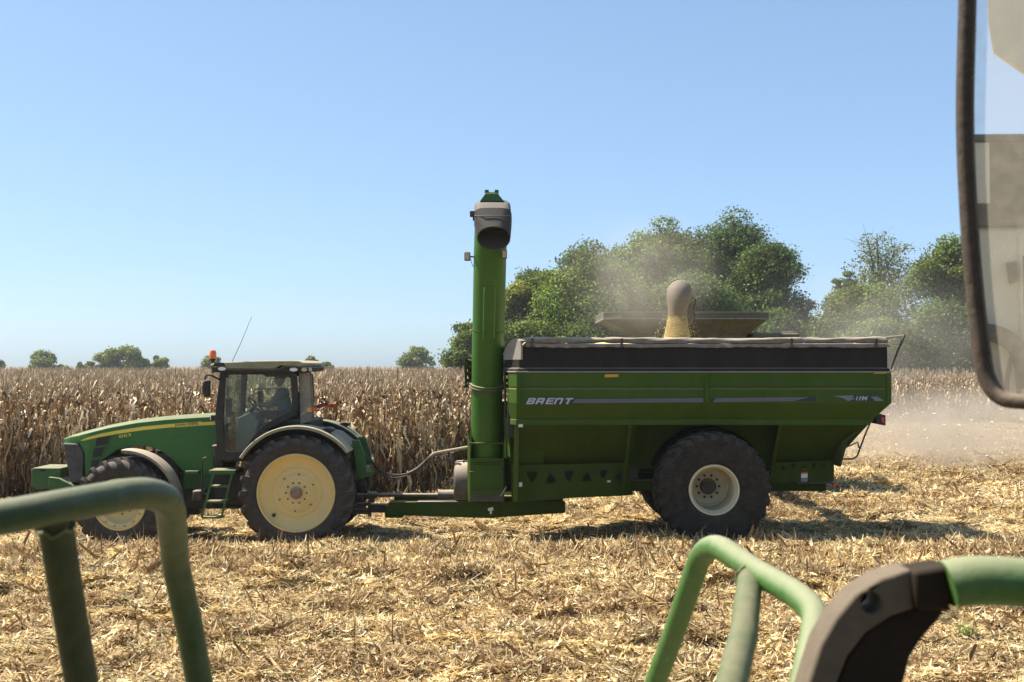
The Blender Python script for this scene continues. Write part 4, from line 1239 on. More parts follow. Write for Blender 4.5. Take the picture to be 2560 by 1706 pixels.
obj('armrest_console', MB().box(SX - 0.55, SX + 0.05, CF - 0.55, CF - 0.3, fl + 0.55, fl + 0.72), INTLIGHT, tractor, bevel=0.03)
obj('monitor', MB().box(SX - 0.62, SX - 0.57, CF - 0.62, CF - 0.32, fl + 0.85, fl + 1.1), BLACK, tractor, bevel=0.01)
obj('side_console', MB().prism([(fr1.x + 0.6, fl), (SX + 0.2, fl), (SX + 0.2, fl + 0.5), (SX - 0.4, fl + 0.52), (fr1.x + 0.7, fl + 0.15)], CF - 0.4, CF - 0.12), INTLIGHT, tractor, bevel=0.03)
zb_ = P(*cc(900, 538), CF).z
obj('far_grab_bar', MB().tube([(fr1.x + 0.35, CF - 0.02, zb_), (SX + 0.2, CF - 0.02, zb_)], 0.012, 6), DARK, tractor)
zb_ = P(*cc(900, 895), CF).z
obj('far_waist_bar', MB().box(fr1.x + 0.2, SX + 0.3, CF - 0.08, CF - 0.05, zb_ - 0.03, zb_ + 0.02), BLACK, tractor)
obj('corner_post_display', MB().box(fr1.x + 0.12, fr1.x + 0.2, CN + 0.12, CN + 0.3, fl + 0.65, fl + 1.0), BLACK, tractor, bevel=0.015)

# the driver
SHIRT = plain('blue_grey_work_shirt', (0.10, 0.15, 0.18), 0.85)
SKIN = plain('tanned_skin', (0.36, 0.21, 0.14), 0.55)
JEANS = plain('dark_trousers', (0.03, 0.035, 0.05), 0.85)
CAP = plain('dark_cap', (0.02, 0.025, 0.03), 0.8)
sz_ = fl + 0.54
hipx = SX - 0.06
person = thing('person', 'driver in a dark cap and blue-grey shirt seated at the tractor wheel', 'person', (hipx, TY, sz_))
H = Vector((hipx, TY, sz_ + 0.10)); 
chest = H + Vector((-0.02, 0, 0.36)); neck = H + Vector((-0.045, 0, 0.52)); shz = 0.45
J = [(*H, 0.15), (*(H + Vector((0.01, 0, 0.18))), 0.14), (*chest, 0.155), (*(H + Vector((-0.03, 0, 0.47))), 0.10), (*neck, 0.06)]
E = [(0, 1), (1, 2), (2, 3), (3, 4)]
hands = []
for s in (-1, 1):
    b = len(J)
    sh = H + Vector((-0.03, s * 0.20, shz)); el = H + Vector((-0.20, s * 0.27, 0.20))
    hd = wc + e1 * (s * 0.185) + Vector((0.055, 0, 0.02))
    J += [(*sh, 0.075), (*el, 0.05), (*hd, 0.03)]
    E += [(3, b), (b, b + 1), (b + 1, b + 2)]
    hands.append((el, hd, s))
o = skin_body('torso', J, E, SHIRT, person)
J, E = [(*H, 0.13)], []
for s in (-1, 1):
    b = len(J)
    J += [(*(H + Vector((-0.02, s * 0.10, -0.01))), 0.105), (*(H + Vector((-0.43, s * 0.14, 0.05))), 0.075), (*(H + Vector((-0.50, s * 0.14, -0.38))), 0.05), (*(H + Vector((-0.50, s * 0.14, -0.52))), 0.045), (*(H + Vector((-0.66, s * 0.15, -0.56))), 0.04)]
    E += [(0, b), (b, b + 1), (b + 1, b + 2), (b + 2, b + 3), (b + 3, b + 4)]
skin_body('trousers', J, E, JEANS, person)
hc = neck + Vector((-0.03, 0, 0.15))
def head_mesh(c):
    mb = MB()
    rings = []
    for k in range(1, 14):
        t = pi * k / 14
        ring = []
        for j in range(20):
            a = 2 * pi * j / 20
            x, y, z = 0.098 * math.sin(t) * math.cos(a), 0.076 * math.sin(t) * math.sin(a), 0.118 * math.cos(t)
            if z < -0.02: x, y = x * (1 - (-z - 0.02) * 2.2) - 0.012, y * (1 - (-z - 0.02) * 2.8)
            front = max(0, -math.cos(a))
            if front > 0.95 and -0.04 < z < 0.02: x -= 0.026 * (1 - abs(z + 0.012) / 0.04)      # nose
            if 0.6 < front < 0.93 and 0.0 < z < 0.03: x += 0.008                                # eye hollows
            if front > 0.85 and -0.075 < z < -0.055: x += 0.005                                  # mouth
            ring.append((c.x + x, c.y + y, c.z + z))
        rings.append(ring)
    mb.loft(rings)
    return mb
hd_o = obj('head', head_mesh(hc), SKIN, person, sharp=80)
for s in (-1, 1):
    obj('ear', MB().prism([(hc.x + 0.0, hc.z - 0.03), (hc.x + 0.03, hc.z - 0.01), (hc.x + 0.035, hc.z + 0.03), (hc.x + 0.01, hc.z + 0.035)], hc.y + s * 0.078 - 0.01, hc.y + s * 0.078 + 0.01), SKIN, hd_o, bevel=0.006)
obj('cap', MB().loft([[(hc.x + 0.005 + q * math.cos(k * pi / 10) * 1.05, hc.y + q * 0.84 * math.sin(k * pi / 10), hc.z + h_) for k in range(20)] for q, h_ in ((0.103, 0.03), (0.102, 0.07), (0.085, 0.11), (0.045, 0.135), (0.005, 0.14))]).prism([(hc.x - 0.09, hc.z + 0.038), (hc.x - 0.19, hc.z + 0.02), (hc.x - 0.19, hc.z + 0.027), (hc.x - 0.09, hc.z + 0.05)], hc.y - 0.06, hc.y + 0.06), CAP, hd_o)
for el, hd, s in hands:
    dr = (hd - el).normalized()
    sd = Vector((0, 1, 0)); 
    J = [(*(hd - dr * 0.02), 0.03), (*(hd + dr * 0.03), 0.034), (*(hd + dr * 0.055), 0.032)]
    E = [(0, 1), (1, 2)]
    for q, ln in ((-0.03, 0.030), (-0.010, 0.036), (0.010, 0.034), (0.028, 0.026)):
        b = len(J)
        p = hd + dr * 0.065 + sd * q
        J += [(*p, 0.0095), (*(p + dr * ln * 0.8 + Vector((0, 0, 0.005))), 0.009), (*(p + dr * ln * 0.9 + Vector((0.0, 0, -0.022))), 0.008)]
        E += [(2, b), (b, b + 1), (b + 1, b + 2)]
    b = len(J)
    J += [(*(hd + dr * 0.02 - sd * s * 0.034), 0.011), (*(hd + dr * 0.055 - sd * s * 0.045 + Vector((0, 0, -0.015))), 0.009)]
    E += [(1, b), (b, b + 1)]
    skin_body('hand', J, E, SKIN, person, 1)

# ------------------------------------------------------------------ grain cart
k3 = lambda a, b: (860 + a / 3.136, 840 + b / 3.136)
k5 = lambda a, b: (1250 + a / 2.3764, 680 + b / 2.3764)
k6 = lambda a, b: (1700 + a / 2.8, 780 + b / 2.8)
k4 = lambda a, b: (1130 + a / 2.85, 450 + b / 2.85)
cart = thing('grain_cart', 'big green two-wheeled grain cart with black upper walls and rolled tarp', 'grain cart', (P(1760, 1000, TY).x, TY, 0))
HW = 1.80
BN = TY - HW
X0, X1 = P(1291, 960, BN).x, P(2228, 960, BN).x
zt = lambda py, y: P(1700, py, y).z
def plan_ring(z, hw, x0, x1, nose=0.14, cut=0.32):
    """plan outline of the box: chamfered front corners"""
    a, b = TY - hw, TY + hw
    return [(x0, a, z), (x1, a, z), (x1, b, z), (x0, b, z), (x0 - nose, b - cut, z), (x0 - nose, a + cut, z)]
z_top, z_seam, z_mid, z_low = zt(867, BN), zt(930, BN), zt(969, BN), zt(1008, BN)
FN = 20.78                                    # near face of the flange
z_fl0, z_fl1 = zt(1049, FN), zt(1063, FN)
LN = 21.42
z_bot = zt(1160, LN)
rear = [P(a, b, y) for a, b, y in ((2228, 1005, BN), (2175, 1058, FN), (2104, 1108, 21.1), (2084, 1166, 21.3), (2084, 1203, 21.3))]
rz_, rx_ = [p.z for p in rear][::-1], [p.x for p in rear][::-1]
xr = lambda z: float(np.interp(z, rz_, rx_))
# black extension walls
e0 = z_seam + 0.004
zr = zt(919, BN)
ext = MB().loft([plan_ring(e0, HW - 0.02, X0 + 0.02, X1 - 0.02, 0.26, 0.5), plan_ring(zr - 0.03, HW - 0.02, X0 + 0.02, X1 - 0.02, 0.26, 0.5), plan_ring(zr, HW - 0.05, X0 + 0.05, X1 - 0.05, 0.26, 0.5), plan_ring(z_top, HW - 0.05, X0 + 0.05, X1 - 0.05, 0.26, 0.5), plan_ring(z_top, HW - 0.12, X0 + 0.12, X1 - 0.12, 0.26, 0.5), plan_ring(z_top - 0.35, HW - 0.12, X0 + 0.12, X1 - 0.12, 0.26, 0.5)], cap=False)
obj('extension_wall', ext, BLACKWALL, cart, sharp=25)
obj('seam_rail', MB().loft([plan_ring(z_seam - 0.012, HW + 0.016, X0 - 0.016, X1 + 0.016), plan_ring(z_seam + 0.010, HW + 0.016, X0 - 0.016, X1 + 0.016)]), CAPGREY, cart, bevel=0.004)
# green upper wall in two pressed bands
up = MB().loft([plan_ring(z_seam - 0.014, HW, X0, X1), plan_ring(z_mid + 0.012, HW, X0, X1), plan_ring(z_mid, HW - 0.03, X0 + 0.01, X1 - 0.01), plan_ring(z_mid - 0.035, HW - 0.006, X0, X1), plan_ring(z_low, HW - 0.006, X0, X1)], cap=False)
wall = obj('upper_wall', up, CARTGREEN, cart, sharp=15)
obj('sloped_wall', MB().loft([plan_ring(z_low - 0.001, HW - 0.007, X0, X1), plan_ring(z_fl0, TY - FN, X0, xr(z_fl0))], cap=False), CARTGREEN, cart, sharp=15)
obj('flange', MB().loft([plan_ring(z_fl0 - 0.002, TY - FN + 0.025, X0 - 0.01, xr(z_fl0) + 0.015), plan_ring(z_fl1, TY - FN + 0.025, X0 - 0.01, xr(z_fl1) + 0.015)]), CARTGREEN, cart, bevel=0.006)
# hopper below the flange: front and rear sheets with the wheel well between
WXc = P(1785.7, 1226, 20.45).x
WZ, WR = 1.145, 1.0
wl0, wl1 = WXc - 1.32, WXc + 1.22
def hop_sheet(xa, xb, xa2, xb2, s):
    a = TY + s * (TY - FN); b = TY + s * (TY - LN); t_ = -s * 0.02
    return MB().loft([[(xa, a, z_fl1), (xb, a, z_fl1), (xb, a + t_, z_fl1), (xa, a + t_, z_fl1)], [(xa2, b, z_bot), (xb2, b, z_bot), (xb2, b + t_, z_bot), (xa2, b + t_, z_bot)]])
for s in (-1, 1):
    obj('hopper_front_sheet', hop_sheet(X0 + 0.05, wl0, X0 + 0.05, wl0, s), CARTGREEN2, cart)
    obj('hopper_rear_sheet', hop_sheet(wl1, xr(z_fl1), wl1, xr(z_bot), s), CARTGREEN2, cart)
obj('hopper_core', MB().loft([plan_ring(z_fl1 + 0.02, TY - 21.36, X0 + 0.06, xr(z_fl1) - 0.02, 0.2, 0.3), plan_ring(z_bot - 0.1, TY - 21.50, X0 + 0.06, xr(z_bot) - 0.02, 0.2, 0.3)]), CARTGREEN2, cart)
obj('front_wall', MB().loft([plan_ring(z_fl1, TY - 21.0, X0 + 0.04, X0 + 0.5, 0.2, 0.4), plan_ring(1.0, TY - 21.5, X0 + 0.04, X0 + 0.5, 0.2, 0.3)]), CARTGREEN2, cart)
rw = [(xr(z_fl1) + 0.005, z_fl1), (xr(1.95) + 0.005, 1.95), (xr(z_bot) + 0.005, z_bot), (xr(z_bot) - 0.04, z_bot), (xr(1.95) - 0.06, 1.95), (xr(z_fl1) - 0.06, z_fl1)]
obj('rear_wall', MB().prism(rw, 20.86, 2 * TY - 20.86), CARTGREEN2, cart, bevel=0.006)
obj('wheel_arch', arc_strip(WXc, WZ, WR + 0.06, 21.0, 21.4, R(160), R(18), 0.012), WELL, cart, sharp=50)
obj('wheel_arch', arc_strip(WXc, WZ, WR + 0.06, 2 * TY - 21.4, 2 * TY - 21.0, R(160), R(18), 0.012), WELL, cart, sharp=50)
# lower side plates with the three-cornered holes
def tri(cx, cy, w, h, up_, y):
    c = [(cx - w / 2, cy + h / 2), (cx + w / 2, cy + h / 2), (cx, cy - h / 2)] if up_ else [(cx - w / 2, cy - h / 2), (cx, cy + h / 2), (cx + w / 2, cy - h / 2)]
    out = []
    for i in range(3):
        p0, p1, p2 = Vector(c[i - 1]).to_3d(), Vector(c[i]).to_3d(), Vector(c[(i + 1) % 3]).to_3d()
        for t in (0, 0.33, 0.67, 1):
            a, b = p1.lerp(p0, 0.26), p1.lerp(p2, 0.26)
            q = a * (1 - t) ** 2 + p1 * 2 * t * (1 - t) + b * t * t
            out.append(XZ(q.x, q.y, y))
    return out
SN = 21.22
holes = [tri(*k5(190, 1225), 32, 32, False, SN), tri(*k5(302, 1222), 32, 30, True, SN), tri(*k5(408, 1217), 30, 29, False, SN), tri(*k5(515, 1212), 28, 27, True, SN), tri(*k5(613, 1205), 27, 26, False, SN), tri(*k5(708, 1204), 24, 25, True, SN)]
pl_f = XZs([k5(68, 1150), k5(760, 1135), k5(790, 1325), k5(720, 1331), k5(430, 1343), k5(68, 1371)], SN)
pl_b = XZs([k6(632, 1058), k6(1078, 1040), k6(1078, 1186), k6(618, 1200)], SN)
holes2 = [tri(*k6(a, b), 12.5, 13, u, SN) for a, b, u in ((722, 1090, True), (795, 1086, False), (868, 1083, True), (938, 1079, False), (1005, 1077, True))]
for yy in (SN, 2 * TY - SN - 0.012):
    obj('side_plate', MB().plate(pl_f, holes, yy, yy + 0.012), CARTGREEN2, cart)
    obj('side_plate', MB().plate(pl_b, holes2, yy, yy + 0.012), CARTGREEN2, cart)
bxf = XZs([k5(95, 1152), k5(800, 1137), k5(800, 1240), k5(95, 1250)], SN)
obj('hopper_sump', MB().prism(XZs([k5(250, 1155), k5(820, 1140), k5(820, 1300), k5(250, 1310)], 21.5), 21.52, 2 * TY - 21.52), DARK, cart)
# ribs
for a in ([k5(764, 920), k5(780, 920), k5(748, 1200), k5(728, 1330), k5(716, 1330), k5(733, 1190)],):
    for s in (0, 1):
        f0, f1 = P(*k5(772, 920), FN), P(*k5(726, 1325), SN)
        y0, y1 = (FN - 0.01, SN - 0.03) if s == 0 else (2 * TY - FN + 0.01, 2 * TY - SN + 0.03)
        obj('rib', MB().beam((f0.x, y0, f0.z), (f1.x, y1, f1.z), 0.055, 0.05), CARTGREEN2, cart)
        g0, g1 = P(*k6(703, 788), FN), P(*k6(624, 1195), SN)
        obj('rib', MB().beam((g0.x, y0, g0.z), (g1.x, y1, g1.z), 0.055, 0.05), CARTGREEN2, cart)
c0 = P(*k5(1228, 606), BN).x
obj('centre_post', MB().box(c0 - 0.04, c0 + 0.04, BN - 0.02, BN + 0.03, z_low, z_seam - 0.016), CARTGREEN, cart, bevel=0.006)
for xx in (X0 + 0.02, X1 - 0.06):
    obj('corner_post', MB().box(xx - 0.02, xx + 0.06, BN - 0.014, BN + 0.04, z_low, z_seam - 0.016), CARTGREEN, cart, bevel=0.006)
fp = P(*k5(98, 950), SN)
fp1 = P(*k5(85, 1360), SN)
obj('front_post', MB().beam((fp.x, FN + 0.1, z_fl1), (fp.x - 0.02, SN - 0.06, fp1.z), 0.085, 0.06), CARTGREEN, cart)
# frame and drawbar
SB = 21.80
beam = XZs([k3(355, 1303), k3(870, 1300), k3(1735, 1300), k3(1735, 1388), k3(1240, 1422), k3(1120, 1430), k3(335, 1405)], SB)
for yy in (SB, 2 * TY - SB - 0.16):
    obj('drawbar_beam', MB().prism(beam, yy, yy + 0.16), CARTGREEN2, cart, bevel=0.01)
tb = P(*k3(350, 1350), TY)
obj('drawbar_head', MB().prism(XZs([k3(345, 1310), k3(480, 1305), k3(480, 1400), k3(345, 1400)], TY), SB + 0.02, 2 * TY - SB - 0.02), CARTGREEN2, cart, bevel=0.01)
t0 = P(*k3(190, 1350), TY)
obj('tongue', MB().box(t0.x, tb.x + 0.2, TY - 0.09, TY + 0.09, tb.z - 0.08, tb.z + 0.08), DARK, cart, bevel=0.015)
obj('tongue_pin', MB().tube([(t0.x + 0.03, TY, tb.z - 0.16), (t0.x + 0.03, TY, tb.z + 0.16)], 0.035, 10), RUST, cart)
gd = XZs([k3(1070, 1362), k3(1110, 1318), k3(1200, 1318), k3(1245, 1362), k3(1180, 1428), k3(1130, 1428)], SB)
g = obj('gusset', MB().prism(gd, SB - 0.02, SB - 0.002), CARTGREEN2, cart, bevel=0.004)
obj('torn_sticker', MB().prism(XZs([k3(1128, 1352), k3(1168, 1342), k3(1172, 1366), k3(1158, 1372), k3(1160, 1394), k3(1142, 1400), k3(1146, 1376), k3(1130, 1372)], SB - 0.02), SB - 0.024, SB - 0.0195), WHITEST, g)
obj('tool_step', MB().box(P(*k3(575, 1308), SB).x, P(*k3(900, 1308), SB).x, SB - 0.03, SB + 0.2, beam[0][1] - 0.012, beam[0][1] + 0.012), SHIELD, cart, bevel=0.004)
obj('axle', MB().tube([(WXc - 0.02, 20.9, WZ), (WXc - 0.02, 2 * TY - 20.9, WZ)], 0.12, 14), DARK, cart)
for s in (0, 1):
    y0 = 21.45 if s == 0 else 2 * TY - 21.65
    obj('frame_rail', MB().box(beam[2][0] - 0.3, xr(z_bot) - 0.1, y0, y0 + 0.2, 1.02, 1.22), CARTGREEN2, cart, bevel=0.015)
# wheels
w = pivot('wheel', cart, (WXc, 20.45, WZ))
obj('tyre', tyre_mesh((WXc, 20.45, WZ), WR, 0.44, 0.85, 26, 0.030, 0.075, 0.20, 0.04, 0.16), RUBBER2, w, sharp=30)
obj('rim', disc_mesh((WXc, 20.45, WZ), [(0.44, 0.06), (0.445, 0.01), (0.435, -0.015), (0.415, -0.012), (0.405, 0.02), (0.395, 0.05), (0.385, 0.10), (0.375, 0.11), (0.37, 0.60), (0.36, 0.66), (0.31, 0.70), (0.24, 0.70), (0.235, 0.68), (0.12, 0.68)], 56), RIMWHITE, w, sharp=30)
obj('hub', MB().lathe([(0.145, 0.69), (0.145, 0.62), (0.13, 0.61), (0.11, 0.56), (0.0, 0.56)], (WXc, 20.45, WZ), 24), GREEN2, w)
obj('wheel_nuts', bolts((WXc, 20.45, WZ), 0.20, 10, 0.68, 0.024, 0.03), DARK, w)
c = copy_tree(w, cart)
c.rotation_euler = (0, 0, pi); c.location.y = -w.location.y
# tarp stop: arched plate over the chamfered front corners, with its cover strip running back
for s in (0, 1):
    A = Vector((X0 + 0.05, TY - HW + 0.05, 0)); B = Vector((X0 - 0.23, TY - HW + 0.55, 0))
    if s: A.y, B.y = 2 * TY - A.y, 2 * TY - B.y
    prof = [(-0.10, 872), (-0.05, 853), (0.05, 849), (0.25, 847), (0.5, 850), (0.75, 860), (0.92, 874), (1.0, 890), (1.0, 900), (-0.10, 900)]
    zz = [P(1275, py, BN + 0.25).z for _, py in prof]
    back = Vector((0.035, 0, 0))
    fr_ = [A.lerp(B, u) + Vector((0, 0, z_)) for (u, _), z_ in zip(prof, zz)]
    obj('tarp_stop', MB().loft([fr_, [q + back for q in fr_]]), CAPGREY, cart, bevel=0.006)
    obj('tarp_stop_cover', MB().loft([[q + back, q + back + Vector((0.24, 0, 0.004))] for q in fr_[1:6]], closed=False), CAPGREY, cart)
y0_, y1_ = TY - HW + 0.55, TY + HW - 0.55
obj('tarp_stop_bar', MB().box(X0 - 0.24, X0 - 0.19, y0_, y1_, z_top - 0.1, P(1275, 888, BN + 0.25).z), CAPGREY, cart, bevel=0.01)
obj('dark_gap_panel', MB().box(X0 - 0.34, X0 + 0.02, 22.0, 22.7, 0.95, z_low), DARK, cart, bevel=0.02)  # dark panel added to fill the shadowed gap between auger and box
# rolled tarp with wrinkles, and the skirt hanging below it
xt0, xt1 = P(1314, 852, BN).x, P(2219, 852, BN).x
zroll, yroll = zt(852, BN), BN + 0.03
mb = MB(); rings = []
nx_ = 220
for k in range(nx_ + 1):
    x = xt0 + (xt1 - xt0) * k / nx_
    rr = 0.052 + 0.004 * math.sin(x * 3.1) + 0.003 * math.sin(x * 11 + 1)
    pinch = sum(math.exp(-((x - q) / 0.05) ** 2) for q in (xt0 + 1.36, xt0 + 4.86))
    dz = 0.008 * math.sin(x * 1.3) + 0.004 * math.sin(x * 4.3)
    ring = []
    for j in range(14):
        a = 2 * pi * j / 14
        q = rr * (1 + 0.11 * math.sin(3 * a + x * 7.0 + 2 * math.sin(x * 2.1)) + 0.06 * math.sin(5 * a - x * 13) - 0.2 * pinch)
        ring.append((x, yroll + q * math.cos(a), zroll + dz + q * math.sin(a)))
    rings.append(ring)
roll = obj('rolled_tarp', mb.loft(rings), TARP, cart, sharp=80)
mb = MB(); rings = []
for k in range(nx_ + 1):
    x = xt0 + (xt1 - xt0) * k / nx_
    fold = math.sin(x * 23 + 3 * math.sin(x * 1.7)) * (0.3 + 0.7 * abs(math.sin(x * 0.9 + 0.6)))
    zb = zt(869, BN) + 0.006 * math.sin(x * 5) + 0.004 * fold
    ring = [(x, BN + 0.10, zt(861, BN) + 0.012)]
    for q in range(1, 6):
        t = q / 5
        ring.append((x + 0.05 * t, BN - 0.02 - 0.012 * t + 0.010 * fold * t, zt(861, BN) + (zb - zt(861, BN)) * t + 0.006 * (1 - t)))
    rings.append(ring)
sk = obj('tarp_skirt', mb.loft(rings, closed=False), TARP, cart, sharp=80)
for px_ in (k5(722, 0)[0], k6(778, 0)[0], k6(1370, 0)[0], k3(1475, 0)[0]):
    xx = P(px_, 860, BN).x
    obj('tarp_catch', MB().box(xx - 0.022, xx + 0.022, BN - 0.045, BN + 0.0, zt(868, BN), zt(846, BN)).box(xx - 0.04, xx + 0.04, BN - 0.05, BN + 0.0, zt(869.5, BN), zt(865, BN)), DARK, cart, bevel=0.004)
ta = [P(*k6(a, b), BN) for a, b in ((1440, 182), (1565, 168))]
obj('roll_shaft', MB().tube([ta[0], ta[1]], 0.022, 10), STEEL, cart)
tb_ = [P(*k6(a, b), BN - 0.02) for a, b in ((1573, 160), (1560, 190), (1520, 285), (1476, 402))]
obj('roll_arm', MB().tube(tb_, [0.02, 0.024, 0.02, 0.014], 8), DARK, cart)
for k in range(5):
    xx = X0 + 0.9 + k * 1.3
    obj('tarp_bow', MB().tube([(xx, BN + 0.08, z_top - 0.02), (xx, TY - 0.9, z_top + 0.10), (xx, TY, z_top + 0.13), (xx, TY + 0.9, z_top + 0.10), (xx, 2 * TY - BN - 0.08, z_top - 0.02)], 0.018, 8), DARK, cart)
# crank handle, rear lamp
q = [P(*k6(a, b), 21.0) for a, b in ((1345, 745), (1300, 850), (1262, 950), (1240, 1012), (1210, 1030), (1132, 1030), (1126, 1072))]
obj('crank_handle', MB().tube(smooth_path(q, 0.05, 4), 0.016, 8), DARK, cart)
q = [P(*k6(a, b), 21.0) for a, b in ((1120, 968), (1245, 912), (1252, 948), (1264, 956))]
obj('crank_bracket', MB().tube(q, 0.016, 8), DARK, cart)
l0, l1 = P(*k6(1368, 716), 20.9), P(*k6(1432, 794), 20.9)
lb_ = obj('rear_lamp_box', MB().prism(XZs([k6(1366, 722), k6(1395, 712), k6(1434, 724), k6(1434, 796), k6(1366, 782)], 20.9), 20.85, 21.15), BLACK, cart, bevel=0.008)
obj('lamp_lens', MB().prism(XZs([k6(1402, 735), k6(1424, 740), k6(1424, 778), k6(1408, 772)], 20.9), 20.845, 20.86), REDL, lb_)
obj('lamp_bracket', MB().tube([P(*k6(1330, 745), 21.0), P(*k6(1372, 745), 21.0)], 0.018, 6), DARK, cart)
jk = [P(*k6(a, b), 21.9) for a, b in ((650, 1205), (690, 1260), (715, 1300))]
obj('safety_chain', MB().tube(jk, 0.03, 6).tube([P(*k6(720, 1205), 21.9), P(*k6(700, 1300), 21.9)], 0.025, 6), RUST, cart)
obj('rear_bumper', MB().box(P(*k6(815, 1200), SN).x, P(*k6(1070, 1200), SN).x, SN + 0.02, 2 * TY - SN - 0.02, zt(1211, SN), zt(1203, SN)), DARK, cart, bevel=0.01)
rb_ = P(*k6(1085, 1212), SN)
obj('red_reflector', MB().prism(ellipse(rb_.x, rb_.z, 0.03, 0.035, 12), SN, SN + 0.03), REDL, cart)
# decals
def flat(name, pts, conv, y, mat, parent, proud=0.004, holes=()):
    return obj(name, MB().plate(XZs([conv(*p) for p in pts], y), [XZs([conv(*p) for p in h], y) for h in holes], y - proud, y + 0.001), mat, parent)
kb = lambda a, b: (1300 + a / 11.765, 960 + b / 11.765)
DN = BN + 0.006                               # face of the lower green band
sk_ = lambda x, t: x + 92 * (1 - t)           # italic slant, t = 0 at the top
def let(poly, x, wd):
    return [(sk_(x + u * wd, v) - 92 * 0.0, 415 + v * 185) for u, v in poly]
flat('lettering_backing', [(145, 622), (250, 398), (1610, 388), (1560, 452), (1475, 625), (1330, 625), (1385, 480), (1330, 480), (1270, 622)], kb, DN, DECALDK, wall, 0.003)  # dark printed outline behind the letters
LB = dict(
    B=([(0, 0), (0.86, 0), (1, 0.12), (1, 0.40), (0.92, 0.5), (1, 0.6), (1, 0.88), (0.86, 1), (0, 1)], [[(0.27, 0.24), (0.72, 0.24), (0.72, 0.40), (0.27, 0.40)], [(0.27, 0.62), (0.72, 0.62), (0.72, 0.77), (0.27, 0.77)]]),
    R=([(0, 0), (0.86, 0), (1, 0.12), (1, 1), (0.72, 1), (0.72, 0.70), (0.28, 0.70), (0.28, 1), (0, 1)], [[(0.28, 0.26), (0.72, 0.26), (0.72, 0.45), (0.28, 0.45)]]),
    E=([(0, 0), (1, 0), (1, 0.22), (0.28, 0.22), (0.28, 0.40), (0.9, 0.40), (0.9, 0.60), (0.28, 0.60), (0.28, 0.78), (1, 0.78), (1, 1), (0, 1)], []),
    N=([(0, 0), (0.86, 0), (1, 0.12), (1, 1), (0.74, 1), (0.74, 0.24), (0.26, 0.24), (0.26, 1), (0, 1)], []),
    T=([(0, 0), (1, 0), (1, 0.24), (0.66, 0.24), (0.66, 1), (0.34, 1), (0.34, 0.24), (0, 0.24)], []))
for ch_, x in (('B', 172), ('R', 442), ('E', 735), ('N', 985), ('T', 1268)):
    o_, hs = LB[ch_]
    flat('lettering', let(o_, x, 222), kb, DN, SILVER, wall, 0.006, [let(h, x, 222) for h in hs])
for (xa, xb) in ((1424, 1758), (1775, 2040)):
    flat('decal_strip', [(xa, 996.5 if xa < 1700 else 994), (xb, 994 if xa < 1700 else 991), (xb, 1007 if xa < 1700 else 1003), (xa, 1010 if xa < 1700 else 1006)], lambda a, b: (a, b), DN, DECALDK, wall, 0.002)
    for j in range(4):
        y0 = 998.6 + j * 2.6
        fl_ = 0 if xa < 1700 else -2.6
        fr_ = -2.4 if xa < 1700 else -5.2
        flat('decal_line', [(xa + 14 - 2 * j, y0 + fl_), (xb - (0 if xa < 1700 else 20 + 10 * j), y0 + fr_), (xb - (0 if xa < 1700 else 20 + 10 * j), y0 + fr_ + 1.5), (xa + 14 - 2 * j, y0 + fl_ + 1.5)], lambda a, b: (a, b), DN, STRIPEG, wall, 0.004)
kn = lambda a, b: (2050 + a / 12.384, 970 + b / 12.384)
flat('decal_backing', [(300, 236), (1040, 218), (1600, 212), (1800, 258), (1990, 392), (1985, 412), (880, 428), (800, 400), (560, 290)], kn, DN, DECALDK, wall, 0.002)  # dark printed backing of the swoosh and number
flat('decal_swoosh', [(375, 250), (1050, 232), (1000, 300), (1090, 330), (890, 415), (830, 388), (700, 318), (560, 280)], kn, DN, STRIPEG, wall, 0.004)
flat('decal_swoosh', [(1560, 272), (1770, 268), (1970, 390), (1960, 405), (1710, 408), (1650, 345)], kn, DN, STRIPEG, wall, 0.004)
a, b = XZ(*kn(1075, 385), DN)
text('lettering', '1194', SILVER, wall, (a, DN - 0.006, b), 0.098, shear=0.28, spacing=0.98, bold=0.004, sx=1.08)
for q, mt in (([k5(110, 906), k5(136, 905), k5(136, 922), k5(110, 923)], WHITEST),):
    obj('sticker', MB().prism(XZs(q, FN - 0.03), FN - 0.036, FN - 0.024), mt, cart)
for q in ([k5(113, 1251), k5(132, 1250), k5(132, 1276), k5(113, 1277)], [k5(637, 1239), k5(657, 1238), k5(657, 1250), k5(637, 1251)]):
    obj('sticker', MB().prism(XZs(q, SN), SN - 0.004, SN + 0.003), WHITEST, cart)
obj('sticker', MB().prism(XZs([k6(848, 1135), k6(893, 1132), k6(893, 1160), k6(848, 1163)], SN), SN - 0.004, SN + 0.003), WHITEST, cart)
obj('sticker_band', MB().prism(XZs([k6(848, 1124), k6(893, 1121), k6(893, 1131), k6(848, 1134)], SN), SN - 0.004, SN + 0.003), REDL, cart)
obj('sticker_foot', MB().prism(XZs([k6(848, 1164), k6(893, 1161), k6(893, 1188), k6(848, 1191)], SN), SN - 0.004, SN + 0.003), STRIPEG, cart)
for q in ([k5(622, 610), k5(703, 608), k5(703, 625), k5(622, 627)], [k6(1357, 417), k6(1445, 416), k6(1445, 432), k6(1357, 434)]):
    obj('amber_reflector', MB().prism(XZs(q, BN), BN - 0.006, BN + 0.003), REFY, cart)
